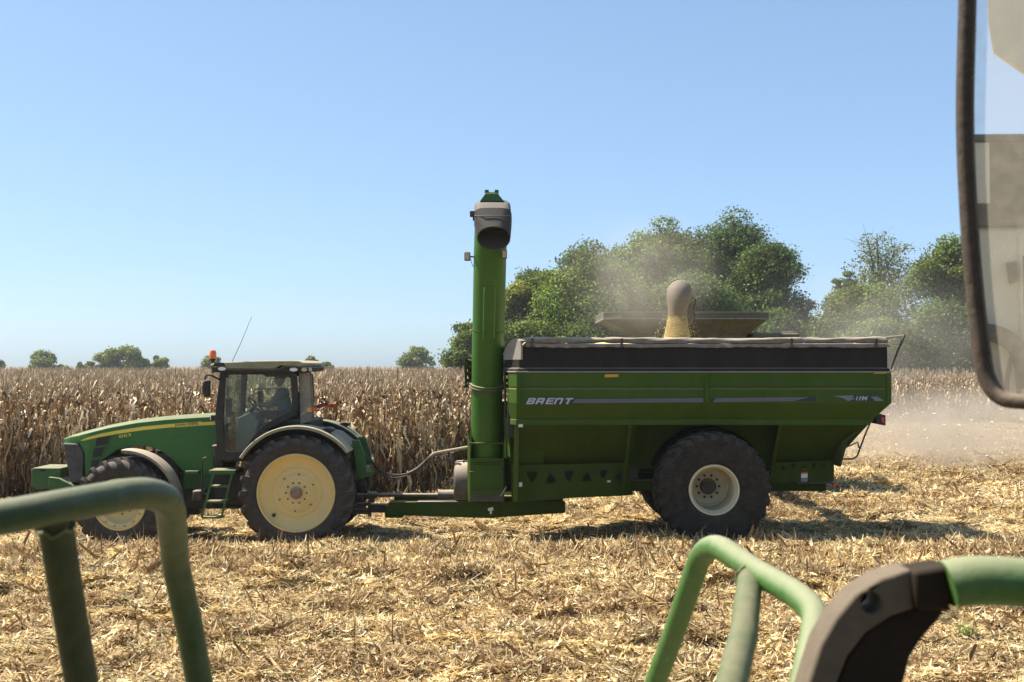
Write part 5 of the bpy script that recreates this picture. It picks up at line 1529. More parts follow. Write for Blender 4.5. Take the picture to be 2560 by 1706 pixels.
# upright auger
TBp = [P(1217, 1150, 21.88), P(1217, 1000, 21.68), P(1218.5, 962, 21.62), P(1225, 640, 20.95), P(1228, 560, 20.80), P(1229, 520, 20.74)]
lowt = obj('lower_auger_tube', MB().tube(TBp[:3], [0.285, 0.285, 0.285], 40), TUBEGREEN, cart, sharp=40)
upt = obj('upper_auger_tube', MB().tube(TBp[2:], 0.292, 40), TUBEGREEN, cart, sharp=40)
ax_ = (TBp[3] - TBp[2]).normalized()
for d, rr, mt in ((-0.025, 0.345, DARK), (0.02, 0.335, TUBEGREEN)):
    obj('hinge_flange', MB().tube([TBp[2] + ax_ * d - ax_ * 0.016, TBp[2] + ax_ * d + ax_ * 0.016], rr, 40), mt, cart, bevel=0.004)
z_ring = TBp[2] + ax_ * 1.05
obj('weld_band', MB().tube([z_ring - ax_ * 0.008, z_ring + ax_ * 0.008], 0.297, 40), CARTGREEN2, upt)
# flat channel on the near side of the tube
ca, cb_ = P(*k4(268, 770), 20.95), P(*k4(262, 1128), 21.3)
nrm_ = Vector((0.05, -1, -0.3)).normalized()
cx0, cx1 = P(*k4(214, 900), 20.9), P(*k4(318, 900), 20.9)
tcen = lambda z: TBp[2].lerp(TBp[3], (z - TBp[2].z) / (TBp[3].z - TBp[2].z))
rings = []
for z in (P(1220, k4(0, 770)[1], 20.85).z, P(1220, k4(0, 1128)[1], 21.1).z):
    c = tcen(z)
    rings.append([(c.x - 0.135, c.y - 0.22, z), (c.x - 0.08, c.y - 0.325, z), (c.x + 0.10, c.y - 0.325, z), (c.x + 0.15, c.y - 0.22, z)])
obj('tube_channel', MB().loft(rings), TUBEGREEN, upt, bevel=0.006)
# work lamps on the tube
for (u0, v0, u1, v1, yy) in ((88, 515, 130, 575, 20.75), (355, 500, 392, 560, 20.55)):
    a, b = P(*k4(u0, v0), yy), P(*k4(u1, v1), yy)
    lp = obj('work_lamp', MB().box(a.x, b.x, yy - 0.02, yy + 0.09, b.z, a.z), BLACK, upt, bevel=0.012)
    obj('lens', MB().box(a.x + 0.012, b.x - 0.012, yy - 0.026, yy - 0.018, b.z + 0.014, a.z - 0.014), LENST, lp)
    c = tcen((a.z + b.z) / 2)
    obj('lamp_arm', MB().tube([((a.x + b.x) / 2, yy + 0.05, (a.z + b.z) / 2), (c.x + (-0.27 if a.x < c.x else 0.2), c.y - 0.1, (a.z + b.z) / 2)], 0.016, 6), DARK, lp)
    if a.x < c.x:
        obj('lamp_wire', MB().tube(catmull([(b.x, yy + 0.05, b.z + 0.05), (b.x + 0.03, yy + 0.05, b.z - 0.06), (b.x + 0.07, yy + 0.05, b.z - 0.10), (c.x - 0.27, c.y - 0.1, b.z + 0.06)], 5), 0.005, 5), BLACK, lp)
# spout hood: quarter bend turned to the near side
SY = 20.72
hood_c = P(1231, 540, SY)
mb = MB(); rings = []
n_ = 28
def spout_ring(c, dirv, ra, rb):
    d = dirv.normalized(); a = Vector((1, 0, 0)); b = d.cross(a).normalized()
    return [c + a * (ra * math.cos(2 * pi * k / n_)) + b * (rb * math.sin(2 * pi * k / n_)) for k in range(n_)]
def sup(c, d, ra, rb, e, lean=0.0):
    """super-ellipse ring: e = 1 round, smaller is boxier"""
    d = d.normalized(); a = Vector((1, 0, 0)); b = d.cross(a).normalized()
    out = []
    for k in range(n_):
        q = 2 * pi * k / n_
        cq, sq = math.cos(q), math.sin(q)
        out.append(c + a * (ra * math.copysign(abs(cq) ** e, cq)) + b * (rb * math.copysign(abs(sq) ** e, sq)))
    return out
for c, d, ra, rb, e in ((P(1229, 566, SY + 0.06), Vector((0, 0, 1)), 0.31, 0.30, 0.9), (P(1230, 542, SY + 0.03), Vector((0, -0.15, 1)), 0.315, 0.31, 0.7), (P(1231, 532, SY - 0.10), Vector((0, -0.7, 0.9)), 0.315, 0.27, 0.5), (P(1231.5, 532, SY - 0.26), Vector((0, -1, 0.1)), 0.315, 0.225, 0.42), (P(1232, 540, SY - 0.42), Vector((0, -1, -0.55)), 0.315, 0.24, 0.42), (P(1232.5, 552, SY - 0.52), Vector((0, -1, -1.0)), 0.315, 0.25, 0.45)):
    rings.append(sup(c, d, ra, rb, e))
hoodo = obj('spout_hood', mb.loft(rings, cap=False), GREYHOOD, cart, sharp=50)
mb = MB(); rings = []
md = Vector((0, -0.66, -0.75))
for c, d, ra, rb, e in ((P(1232.5, 550, SY - 0.50), Vector((0, -1, -1.0)), 0.324, 0.26, 0.45), (P(1233.5, 574, SY - 0.60), Vector((0, -0.9, -1.0)), 0.305, 0.26, 0.6), (P(1234.5, 596, SY - 0.70), md, 0.285, 0.27, 0.95), (P(1234.5, 596, SY - 0.70), md, 0.265, 0.25, 0.95), (P(1233.5, 574, SY - 0.60), Vector((0, -0.9, -1.0)), 0.285, 0.24, 0.6), (P(1232.5, 558, SY - 0.46), Vector((0, -0.9, -1.0)), 0.27, 0.22, 0.6)):
    rings.append(sup(c, d, ra, rb, e))
obj('spout_boot', mb.loft(rings, cap=False), BOOT, hoodo, sharp=60)
obj('spout_inside', MB().loft([sup(P(1232.5, 560, SY - 0.46), Vector((0, -0.9, -1.0)), 0.268, 0.218, 0.6), sup(P(1232.5, 548, SY - 0.40), Vector((0, -0.9, -1.0)), 0.268, 0.218, 0.6)]), BLACK, hoodo)
obj('hood_top', MB().prism(XZs([k4(200, 165), k4(240, 106), k4(325, 106), k4(372, 165)], SY - 0.25), SY - 0.46, SY + 0.2), GREEN2, hoodo, bevel=0.01)
for u in (248, 318):
    p = P(*k4(u, 92), SY - 0.2)
    obj('lift_lug', MB().box(p.x - 0.035, p.x + 0.035, p.y - 0.1, p.y + 0.1, p.z - 0.09, p.z + 0.04), GREEN2, hoodo, bevel=0.006)
obj('lug_bar', MB().tube([P(*k4(246, 92), SY - 0.2), P(*k4(320, 92), SY - 0.2)], 0.014, 6), GREEN2, hoodo)
p0, p1 = P(*k4(128, 225), SY - 0.3), P(*k4(182, 290), SY - 0.3)
obj('hood_actuator', MB().box(p0.x, p1.x, SY - 0.40, SY - 0.2, p0.z - 0.09, p0.z).box(p0.x + 0.05, p1.x - 0.03, SY - 0.38, SY - 0.22, p1.z, p0.z - 0.085), DARK, hoodo, bevel=0.01)
obj('hood_seam', MB().tube([P(1187, 540, SY - 0.66), P(1210, 541, SY - 0.80), P(1255, 541, SY - 0.80), P(1278, 540, SY - 0.66)], 0.012, 6), GREYHOOD, hoodo)
# hinge brackets beside the tube
for (u0, u1, yy, far_) in ((948, 1000, 21.72, 0), (1256, 1302, 21.72, 1)):
    a, b = P(*k3(u0, 168), yy), P(*k3(u1, 402), yy)
    br = obj('hinge_bracket', MB().box(a.x, a.x + 0.035, yy - 0.12, yy + 0.12, b.z, a.z), CARTGREEN2, cart, bevel=0.006)
    for j in range(4):
        zz_ = a.z - 0.06 - j * 0.12
        obj('hinge_knuckle', MB().tube([(a.x + 0.03, yy, zz_), (b.x, yy, zz_ - 0.02)], 0.035, 10), CARTGREEN2, br)
    obj('fold_cylinder', MB().tube([(a.x + 0.09, yy + 0.05, a.z - 0.1), (a.x + 0.10, yy + 0.05, b.z + 0.02)], 0.04, 10), DARK, br)
    obj('hinge_pin', MB().tube([(a.x - 0.03, yy, b.z + 0.02), (b.x + 0.02, yy, b.z + 0.02)], 0.035, 10), DARK, br)
# boot housing at the foot of the auger
HB = 21.52
hx0, hx1 = P(*k3(988, 1000), HB).x, P(*k3(1246, 1000), HB).x
zb0, zb1, zb2, zb3 = zt(k3(0, 840)[1], HB), zt(k3(0, 962)[1], HB), zt(k3(0, 1243)[1], HB), zt(k3(0, 1300)[1], HB)
house = obj('auger_boot', MB().box(hx0, hx1, HB, HB + 0.03, zb2, zb1), CARTGREEN, cart, bevel=0.006)
obj('boot_side', MB().add([(hx0 - 0.05, HB + 0.06, zb3), (hx0 - 0.05, HB + 0.06, zb0 + 0.22), (hx0 + 0.0, HB - 0.002, zb0), (hx0 + 0.0, HB - 0.002, zb3), (hx0 - 0.03, 22.2, zb3), (hx0 - 0.03, 22.2, zb0 + 0.22)], [(0, 1, 2, 3), (0, 4, 5, 1)]), CARTGREEN, house)
obj('boot_side', MB().box(hx1, hx1 + 0.02, HB, 22.2, zb3, zb0), CARTGREEN, house)
obj('boot_back', MB().box(hx0, hx1, 22.18, 22.2, zb3, zb0), CARTGREEN2, house)
obj('boot_ledge', MB().box(hx0 - 0.02, hx1 + 0.02, HB - 0.01, HB + 0.10, zb0 - 0.02, zb0 + 0.005), CARTGREEN, house, bevel=0.004)
obj('boot_floor', MB().box(hx0, hx1, HB + 0.02, 22.2, zb3, zb3 + 0.05), DARK, house)
obj('boot_lower', MB().box(hx0, hx1, HB + 0.02, HB + 0.05, zb3 + 0.05, zb2), DARK, house)
for v in (990, 1007, 1200):
    zz_ = zt(k3(0, v)[1], HB)
    obj('door_ridge', MB().box(hx0 + 0.06, hx1 - 0.06, HB - 0.014, HB + 0.0, zz_ - 0.012, zz_ + 0.012), CARTGREEN2, house, bevel=0.004)
for v in (1072, 1072):
    pass
for u in (1000, 1232):
    a = P(*k3(u, 1070), HB)
    obj('door_latch', MB().box(a.x - 0.04, a.x + 0.04, HB - 0.02, HB, a.z - 0.015, a.z + 0.015), DARK, house, bevel=0.004)
# drive shield, shaft
sx0, sx1 = P(*k3(858, 1100), 21.7).x, P(*k3(985, 1100), 21.7).x
sc_z = P(1150, 1203, 22.0).z
rings = []
for x, q in ((sx0, 0.30), (sx0 + 0.02, 0.36), (sx0 + 0.06, 0.385), (sx1, 0.385)):
    rings.append([(x, 22.0 + q * math.cos(a), max(0.72, sc_z + q * math.sin(a))) for a in np.linspace(0, 2 * pi, 33)[:-1]])
shd = obj('drive_shield', MB().loft(rings), SHIELD, cart, sharp=40)
for v in (985, 1095):
    a = P(*k3(955, v), 21.62)
    obj('shield_latch', MB().box(a.x - 0.05, a.x + 0.06, 21.66, 21.72, a.z - 0.008, a.z + 0.012).box(a.x - 0.05, a.x - 0.03, 21.66, 21.72, a.z - 0.03, a.z + 0.02), BLACK, shd)
g0, g1 = P(*k3(737, 1250), TY - 0.2), P(*k3(866, 1250), TY - 0.2)
obj('shaft_guard', MB().tube([(g0.x, TY - 0.2, g0.z), (g0.x + 0.07, TY - 0.2, g0.z), (g1.x, TY - 0.2, g0.z)], [0.115, 0.10, 0.105], 20), SHIELD, cart, bevel=0.006)
s0 = P(*k3(95, 1248), TY - 0.2)
obj('drive_shaft', MB().tube([(s0.x, TY - 0.2, s0.z), (s0.x + 0.45, TY - 0.2, s0.z), (s0.x + 0.46, TY - 0.2, s0.z), (g0.x, TY - 0.2, g0.z)], [0.03, 0.03, 0.036, 0.036], 12), SHIELD, cart)
obj('shaft_joint', MB().tube([(P(*k3(185, 1250), TY - 0.2).x, TY - 0.2, s0.z), (P(*k3(260, 1250), TY - 0.2).x, TY - 0.2, s0.z)], [0.08, 0.06], 12).box(P(*k3(195, 1250), TY - 0.2).x, P(*k3(240, 1250), TY - 0.2).x, TY - 0.24, TY - 0.16, s0.z - 0.14, s0.z), DARK, cart)
# hose arm, hoses, hose rack
hp_ = [P(*k3(a, b), 21.95) for a, b in ((985, 872), (705, 922), (680, 945))]
obj('hose_arm', MB().tube(smooth_path(hp_, 0.1), 0.032, 10), PILLAR, cart)
HOSE = plain('black_hydraulic_hose', (0.045, 0.04, 0.033), 0.6)
for j in range(6):
    d = [0, 5, -4, 9, 3, 12][j]; e = [0, 4, 8, -3, -7, 14][j]
    q = [k3(690, 938), k3(660, 955), k3(620 + d, 1000 + d * 0.3), k3(560 + d, 1048 + d), k3(470, 1086 + d * 0.8 + e * 0.5), k3(370, 1086 + d + e), k3(290, 1052 + d * 1.5 + e), k3(225 + d, 990 + d * 2), k3(150, 930 - j * 6), k3(100, 915 - j * 14)]
    obj('hose', MB().tube(catmull([P(a, b, 21.95 + 0.03 * j) for a, b in q], 6), 0.013, 7), HOSE, cart)
lp_ = [P(*k3(a, b), 21.9) for a, b in ((610, 1030), (640, 1035), (658, 1000), (650, 975), (690, 940))]
obj('hose', MB().tube(catmull(lp_, 5), 0.010, 6), HOSE, cart)
r0, r1 = P(*k3(712, 985), 21.85), P(*k3(850, 962), 21.85)
rk = obj('hose_rack', MB().beam(r0, r1, 0.045, 0.03), SHIELD, cart)
for j in range(5):
    p = r0.lerp(r1, 0.1 + j * 0.2)
    obj('rack_finger', MB().box(p.x - 0.012, p.x + 0.012, p.y - 0.015, p.y + 0.015, p.z, p.z + 0.085), SHIELD, rk)
pq = P(*k3(848, 935), 21.85)
obj('rack_post', MB().tube([(pq.x, 21.85, pq.z - 0.12), (pq.x, 21.85, pq.z + 0.05)], 0.035, 10), SHIELD, rk)
# ladder between auger and box
lx = P(1266, 1090, 21.35)
ldr = obj('ladder', MB().tube([P(1262, 905, 21.3), P(1265, 1145, 21.3)], 0.022, 8).tube([P(1272, 905, 21.62), P(1272, 1145, 21.62)], 0.022, 8), CARTGREEN, cart)
for j in range(6):
    a = P(1262 + j * 0.5, 925 + j * 40, 21.3); b = P(1272, 925 + j * 40, 21.62)
    obj('rung', MB().tube([a, Vector((b.x, b.y, a.z))], 0.018, 6), CARTGREEN, ldr)
la, lb2 = P(1266, 1045, 21.28), P(1273, 1142, 21.28)
obj('ladder_shield', MB().add([(la.x - 0.05, 21.32, la.z), (la.x + 0.03, 21.22, la.z), (lb2.x + 0.02, 21.22, lb2.z), (lb2.x - 0.06, 21.32, lb2.z)], [(0, 1, 2, 3)]).add([(la.x - 0.05, 21.33, la.z), (la.x + 0.03, 21.23, la.z), (lb2.x + 0.02, 21.23, lb2.z), (lb2.x - 0.06, 21.33, lb2.z)], [(3, 2, 1, 0)]), CARTGREEN, ldr)
obj('control_box', MB().box(P(1268, 1000, 21.0).x, P(1287, 1000, 21.0).x, 21.0, 21.2, zt(1095, 21.0), zt(985, 21.0)), BLACK, cart, bevel=0.015)
# jack stand leaning at the foot of the auger
obj('lever', MB().tube([P(*k3(1230, 1255), 21.5), P(*k3(1272, 1185), 21.5)], 0.014, 6), STEEL, cart)

# ------------------------------------------------------------------ corn in the cart
GRAIN = paint('shelled_corn', (0.74, 0.56, 0.25), 0.6, 0.0, 0.0, var=0.22, scale=60, bump=0.7)
def heap(name, x0, x1, y0, y1, zf, label, n=40):
    v = []; f = []
    for i in range(n + 1):
        for j in range(n + 1):
            x = x0 + (x1 - x0) * i / n; y = y0 + (y1 - y0) * j / n
            v.append((x, y, zf(x, y)))
    for i in range(n):
        for j in range(n):
            a = i * (n + 1) + j
            f.append((a, a + n + 1, a + n + 2, a + 1))
    mb = MB().add(v, f)
    k = len(v)
    o = obj(name, mb, GRAIN, None, sharp=80)
    md = o.modifiers.new('thick', 'SOLIDIFY'); md.thickness = 0.12; md.offset = 1
    tag(o, label, 'grain', kind='stuff')
    return o
pk = P(1700, 850, TY).x; pk2 = P(1535, 846, TY).x
def zf_cart(x, y):
    r1 = math.hypot(x - pk, (y - TY)); r2 = math.hypot((x - pk2) * 0.8, (y - TY) * 1.2)
    return z_top - 0.42 + max(0.0, 0.36 - 0.36 * r1) + max(0.0, 0.46 - 0.30 * r2) + 0.02 * math.sin(9 * x) * math.cos(7 * y)
heap('grain_heap', X0 + 0.14, X1 - 0.14, BN + 0.14, 2 * TY - BN - 0.14, zf_cart, 'yellow shelled corn heaped in the open top of the grain cart')

# ------------------------------------------------------------------ combine on the far side, unloading
kt = lambda a, b: (1480 + a / 4.525, 660 + b / 4.525)
QY = 30.6
comb = thing('combine_harvester', 'dusty green combine behind the grain cart, unloading corn through its raised spout', 'combine', (P(1720, 900, QY).x, QY, 0))
QN = 29.0
rimz = lambda b: P(1700, kt(0, b)[1], QN).z
xa, xb, xc = P(*kt(140, 600), QN).x, P(*kt(720, 600), QN).x, P(*kt(2030, 600), QN).x
def tank_ring(z, grow, inset=0.0):
    a, b = QN - grow + inset, 2 * QY - QN + grow - inset
    return [(xa - grow + inset, a + 0.25, z), (xa + 0.45, a, z), (xc - 0.3, a, z), (xc + grow - inset, a + 0.3, z), (xc + grow - inset, b - 0.3, z), (xc - 0.3, b, z), (xa + 0.45, b, z), (xa - grow + inset, b - 0.25, z)]
zr0, zr1, zr2 = rimz(552), rimz(615), rimz(800)
xt0_, xt1_ = P(*kt(490, 800), QN + 0.4).x, P(*kt(1760, 790), QN + 0.4).x
low_ring = lambda z, d: [(xt0_, QN + d + 0.1, z), (xt0_ + 0.2, QN + d, z), (xt1_ - 0.2, QN + d, z), (xt1_, QN + d + 0.1, z), (xt1_, 2 * QY - QN - d - 0.1, z), (xt1_ - 0.2, 2 * QY - QN - d, z), (xt0_ + 0.2, 2 * QY - QN - d, z), (xt0_, 2 * QY - QN - d - 0.1, z)]
tk = obj('tank_rim', MB().loft([tank_ring(zr1, 0.0), tank_ring(zr0, 0.0), tank_ring(zr0, 0.0, 0.05), tank_ring(zr1, 0.0, 0.05)], cap=False), TANK, comb, sharp=20)
obj('rim_lip', MB().loft([tank_ring(zr0 + 0.002, 0.012), tank_ring(zr0 + 0.025, 0.012), tank_ring(zr0 + 0.025, 0.0, 0.03), tank_ring(zr0 + 0.002, 0.0, 0.03)], cap=False), CAPGREY, tk)
obj('rim_lip', MB().loft([tank_ring(zr1 - 0.022, 0.02), tank_ring(zr1 + 0.004, 0.02)]), CAPGREY, tk)
obj('tank_flare', MB().loft([tank_ring(zr1 - 0.024, 0.0, 0.03), low_ring(zr2, 0.40), low_ring(zr2 - 0.7, 0.40)], cap=False), TANK, comb, sharp=20)
cx_ = comb.location.x
obj('tank_body', MB().box(xt0_ + 0.05, xt1_ + 0.6, QN + 0.3, 2 * QY - QN - 0.3, 1.7, zr2 - 0.5), GREEN2, comb, bevel=0.05)
obj('engine_deck', MB().box(P(1930, 850, QN).x - 0.4, P(2030, 850, QN).x - 0.2, QN + 0.4, 2 * QY - QN - 0.4, 1.6, P(1950, kt(0, 775)[1], QN).z), TANK, comb, bevel=0.06)
obj('deck_rail', MB().tube([P(*kt(2040, 768), QN + 0.4), P(*kt(2280, 768), QN + 0.4)], 0.02, 6), STEEL, comb)
obj('lower_body', MB().box(xt0_ - 0.2, P(2030, 850, QN).x - 0.1, QN + 0.2, 2 * QY - QN - 0.2, 0.9, 1.75), GREEN2, comb, bevel=0.1)
obj('straw_hood', MB().prism([(P(1990, 1000, QN).x - 0.5, 2.5), (P(2090, 1000, QN).x - 0.35, 2.2), (P(2090, 1000, QN).x - 0.35, 1.0), (P(1990, 1000, QN).x - 0.5, 0.9)], QN + 0.5, 2 * QY - QN - 0.5), GREEN2, comb, bevel=0.05)
cb0 = xt0_ - 1.75
cabq = obj('cab', MB().prism([(cb0, 1.9), (xt0_ - 0.1, 1.9), (xt0_ - 0.1, 2.1), (cb0 - 0.2, 2.1)], QY - 1.0, QY + 1.0), GREEN2, comb, bevel=0.03)
obj('cab_roof', MB().prism([(cb0 - 0.35, 3.62), (xt0_ - 0.05, 3.62), (xt0_ - 0.1, 3.80), (cb0 - 0.2, 3.80)], QY - 1.05, QY + 1.05), GREEN2, cabq, bevel=0.06)
obj('cab_glass', MB().prism([(cb0 - 0.2, 2.1), (xt0_ - 0.2, 2.1), (xt0_ - 0.2, 3.62), (cb0 - 0.32, 3.62)], QY - 0.96, QY + 0.96), GLASS, cabq)
for s in (-1, 1):
    for xx in (cb0 - 0.22, xt0_ - 0.25):
        obj('cab_pillar', MB().box(xx, xx + 0.08, QY + s * 0.96 - 0.04, QY + s * 0.96 + 0.04, 2.1, 3.62), BLACK, cabq)
    for xx, rr, ww in ((xt0_ - 0.3, 0.95, 0.65), (P(1960, 1000, QN).x - 0.4, 0.62, 0.45)):
        yy = QY - 1.75 if s < 0 else QY + 1.75
        ww_ = pivot('wheel', comb, (xx, yy, rr))
        tm = tyre_mesh((xx, yy, rr), rr, rr * 0.55, ww, 20, 0.05, 0.07, 0.3)
        obj('tyre', tm, RUBBER, ww_, sharp=30)
        obj('rim', disc_mesh((xx, yy, rr), [(rr * 0.56, 0.02), (rr * 0.52, 0.0), (rr * 0.5, 0.1), (rr * 0.3, 0.14), (0.0, 0.12)], 32), RIMYELLOW, ww_)
        if s > 0: ww_.rotation_euler = (0, 0, pi)
obj('axle', MB().tube([(xt0_ - 0.3, QY - 1.6, 0.95), (xt0_ - 0.3, QY + 1.6, 0.95)], 0.15, 12), DARK, comb)
obj('feeder_house', MB().prism([(cb0 + 0.3, 1.8), (cb0 - 0.9, 0.95), (cb0 - 0.9, 0.45), (cb0 + 0.6, 1.0)], QY - 0.7, QY + 0.7), GREEN2, comb, bevel=0.03)
hx_ = cb0 - 0.9
hdr = obj('corn_header', MB().prism([(hx_, 1.05), (hx_ - 0.12, 1.05), (hx_ - 0.3, 0.35), (hx_ - 0.5, 0.25), (hx_, 0.25)], QY - 3.1, QY + 3.1), GREEN2, comb, bevel=0.02)
tip = P(1107, 1222, QY - 2.8).x
for k in range(9):
    y = QY - 3.04 + k * 0.76
    rings = []
    for t, wy, z0, z1 in ((0, 0.30, 0.32, 0.78), (0.45, 0.24, 0.24, 0.66), (0.8, 0.12, 0.16, 0.42), (1.0, 0.02, 0.12, 0.20)):
        x = hx_ - 0.32 + (tip - hx_ + 0.32) * t
        rings.append([(x, y - wy, z0), (x, y - wy * 0.75, z1 - 0.06), (x, y, z1), (x, y + wy * 0.75, z1 - 0.06), (x, y + wy, z0)])
    obj('snout', MB().loft(rings), GREEN, hdr, sharp=30)
# unloading tube and spout
SPY = 22.75
sb_ = P(*kt(985, 480), SPY)
obj('unloading_tube', MB().tube([(xt0_ + 1.2, QN + 0.6, 3.2), (sb_.x + 0.25, SPY + 2.2, P(1700, 705, SPY).z - 0.05), (sb_.x + 0.03, SPY + 0.35, P(1700, 722, SPY).z)], [0.22, 0.2, 0.2], 20), GREEN2, comb)
rings = []
n_ = 24
def ell(c, d, ra, rb):
    d = Vector(d).normalized(); a = Vector((1, 0, 0)); b = d.cross(a).normalized()
    return [c + a * (ra * math.cos(2 * pi * k / n_)) + b * (rb * math.sin(2 * pi * k / n_)) for k in range(n_)]
for (u, v, dy, d, ra, rb) in ((1000, 400, 0.42, (0, -1, 0.12), 0.22, 0.22), (995, 345, 0.22, (0, -1, 0.05), 0.235, 0.235), (990, 320, 0.08, (0, -1, -0.2), 0.243, 0.24), (988, 310, -0.06, (0, -1, -0.9), 0.243, 0.245), (984, 345, -0.16, (0, -0.4, -1), 0.236, 0.235), (975, 430, -0.20, (0, 0, -1), 0.215, 0.21), (968, 510, -0.20, (0, 0, -1), 0.188, 0.19), (966, 584, -0.20, (0, 0, -1), 0.176, 0.18), (966, 584, -0.20, (0, 0, -1), 0.164, 0.168), (968, 510, -0.20, (0, 0, -1), 0.17, 0.17)):
    rings.append(ell(P(*kt(u, v), SPY + dy), d, ra, rb))
spo = obj('spout', MB().loft(rings, cap=False), SPOUT, comb, sharp=60)
cu_ = [P(*kt(a, b), SPY + 0.25) for a, b in ((1120, 380), (1160, 395), (1172, 440), (1150, 480), (1158, 560), (1150, 640), (1095, 690))]
obj('spout_cable', MB().tube(catmull(cu_, 5), 0.009, 6), BLACK, spo)
obj('spout_flap', MB().prism(XZs([kt(1070, 470), kt(1130, 440), kt(1150, 560), kt(1130, 660), kt(1085, 690)], SPY + 0.2), SPY + 0.15, SPY + 0.2), SPOUT, spo, bevel=0.01)
# corn heaped over the tank rim
xg0, xg1 = P(*kt(900, 540), QN + 0.5).x, P(*kt(1640, 540), QN + 0.5).x
gm, gw = (xg0 + xg1) / 2, (xg1 - xg0) / 2
heap('grain_heap', xa + 0.6, xc - 0.45, QN + 0.12, 2 * QY - QN - 0.12, lambda x, y: zr0 - 0.22 + 0.17 * math.exp(-((x - gm) / gw / 0.9) ** 2 - ((y - QY) / 1.1) ** 2) + 0.012 * math.sin(11 * x + 5 * y), 'pale corn heaped above the rim of the far combine tank')
# falling corn
m_ = 26000
t = rng.uniform(0, 1, m_) ** 0.8
gy0, gy1 = kt(0, 560)[1], kt(0, 850)[1]
rad = rng.normal(0, 1, (m_, 2)); rad = rad / np.maximum(1.0, np.linalg.norm(rad, axis=1, keepdims=True) / 2.2)
stray = rng.uniform(0, 1, m_) < 0.03
sp_ = (0.072 + 0.045 * t) * np.where(stray, 1.8, 1.0)
topc, botc = P(*kt(966, 570), SPY - 0.2), P(*kt(962, 860), SPY - 0.28)
cen = np.array(topc)[None] + (np.array(botc) - np.array(topc))[None] * t[:, None]
q = cen + np.stack([rad[:, 0] * sp_, rad[:, 1] * sp_, np.zeros(m_)], 1)
s = 0.0075 * rng.uniform(0.8, 1.35, (m_, 1))
d1 = unit(rng.normal(0, 1, (m_, 3))); d2 = unit(np.cross(d1, rng.normal(0, 1, (m_, 3)))); d3 = np.cross(d1, d2)
oc = np.stack([q + d1 * s, q + d2 * s, q - d1 * s, q - d2 * s, q + d3 * s * 0.7, q - d3 * s * 0.7], 1).reshape(-1, 3)
b_ = np.arange(m_)[:, None] * 6
f3 = np.concatenate([b_ + np.array([[i, j, k]]) for i, j, k in ((0, 1, 4), (1, 2, 4), (2, 3, 4), (3, 0, 4), (1, 0, 5), (2, 1, 5), (3, 2, 5), (0, 3, 5))])
me = mesh_np('falling_grain', oc, f3)
at = me.color_attributes.new('tone', 'FLOAT_COLOR', 'POINT')
cg = np.repeat(np.array([[0.80, 0.66, 0.34]]) * rng.uniform(0.75, 1.2, (m_, 1)), 6, 0)
at.data.foreach_set('color', np.concatenate([np.clip(cg, 0, 1), np.ones((len(cg), 1))], 1).astype(np.float32).ravel())
me.materials.append(leaf_mat('corn_kernels', 0.2, 0.45, 0.0))
fg = bpy.data.objects.new('falling_grain', me)
COL.objects.link(fg)
tag(fg, 'stream of yellow corn kernels falling from the spout into the cart', 'grain', kind='stuff')

# ------------------------------------------------------------------ the combine the picture is taken from: rails, bracket, mirror, flank
near = thing('combine_harvester', 'near combine seen only by its green handrails, brown bracket and dusty mirror', 'combine', (-2.2, -0.2, 0))
RAILGREEN = paint('dusty_rail_green', (0.015, 0.052, 0.009), 0.40, 0.36, 0.07, scale=14, bump=0.25, flecks=0.045, fleck_scale=38, dust=(0.44, 0.40, 0.28))  # dusty green of the left rail, darkened for the shade beside the cab
RAILGREEN2 = paint('worn_rail_green', (0.030, 0.125, 0.010), 0.45, 0.55, 0.12, scale=14, bump=0.25, flecks=0.045, fleck_scale=38, dust=(0.38, 0.35, 0.235))
RAILDARK = paint('shaded_rail_post', (0.012, 0.034, 0.008), 0.5, 0.3, 0.06, scale=14, bump=0.25, spec=0.25)  # darker rail green: shade on the left post put into the colour
RAILPOST = paint('dust_brown_rail_post', (0.024, 0.085, 0.010), 0.5, 0.30, 0.34, scale=14, bump=0.25, flecks=0.05, fleck_scale=38, dust=(0.24, 0.20, 0.13))
BROWN = paint('dusty_brown_bracket', (0.105, 0.082, 0.058), 0.7, 0.4, 0.40, scale=14, bump=0.3, dust=(0.19, 0.15, 0.108), spec=0.2)
DKBROWN = paint('dark_bracket_web', (0.018, 0.012, 0.008), 0.75, 0.2, 0.1, scale=8, dust=(0.10, 0.075, 0.05), spec=0.15)
MIRFRAME = paint('dusty_mirror_frame', (0.036, 0.024, 0.015), 0.6, 0.55, 0.22, scale=30, bump=0.4, dust=(0.24, 0.185, 0.135), spec=0.25)
CREAM = paint('dusty_cream_panel', (0.84, 0.77, 0.58), 0.5, 0.3, 0.2, scale=2, dust=(0.62, 0.54, 0.40))
OLIVE = paint('dusty_olive_panel', (0.06, 0.052, 0.028), 0.7, 0.3, 0.3, scale=5, dust=(0.18, 0.15, 0.095), spec=0.2)
d_ = lambda x, y: (x * 1.08797, y * 1.08797)
TR = 0.021
p = [P(*d_(-130, 1214), 1.36), P(*d_(120, 1168), 1.43), P(*d_(388, 1119), 1.60), P(*d_(404, 1300), 1.82), P(*d_(437, 1450), 1.84), P(*d_(458, 1568), 1.86), P(*d_(500, 1800), 1.9)]
path = smooth_path(p[:4], [0.02, 0.085], 12) + p[4:]
hr_ = obj('handrail', MB().tube(path, TR, 20), RAILGREEN, near, sharp=80)
obj('rail_post', MB().tube([P(*d_(122, 1172), 1.445), P(*d_(150, 1350), 1.50), P(*d_(187, 1568), 1.56), P(*d_(220, 1800), 1.6)], TR, 20), RAILDARK, hr_, sharp=80)
g_ = lambda a, b: (1580 + a / 2.401, 1300 + b / 2.401)
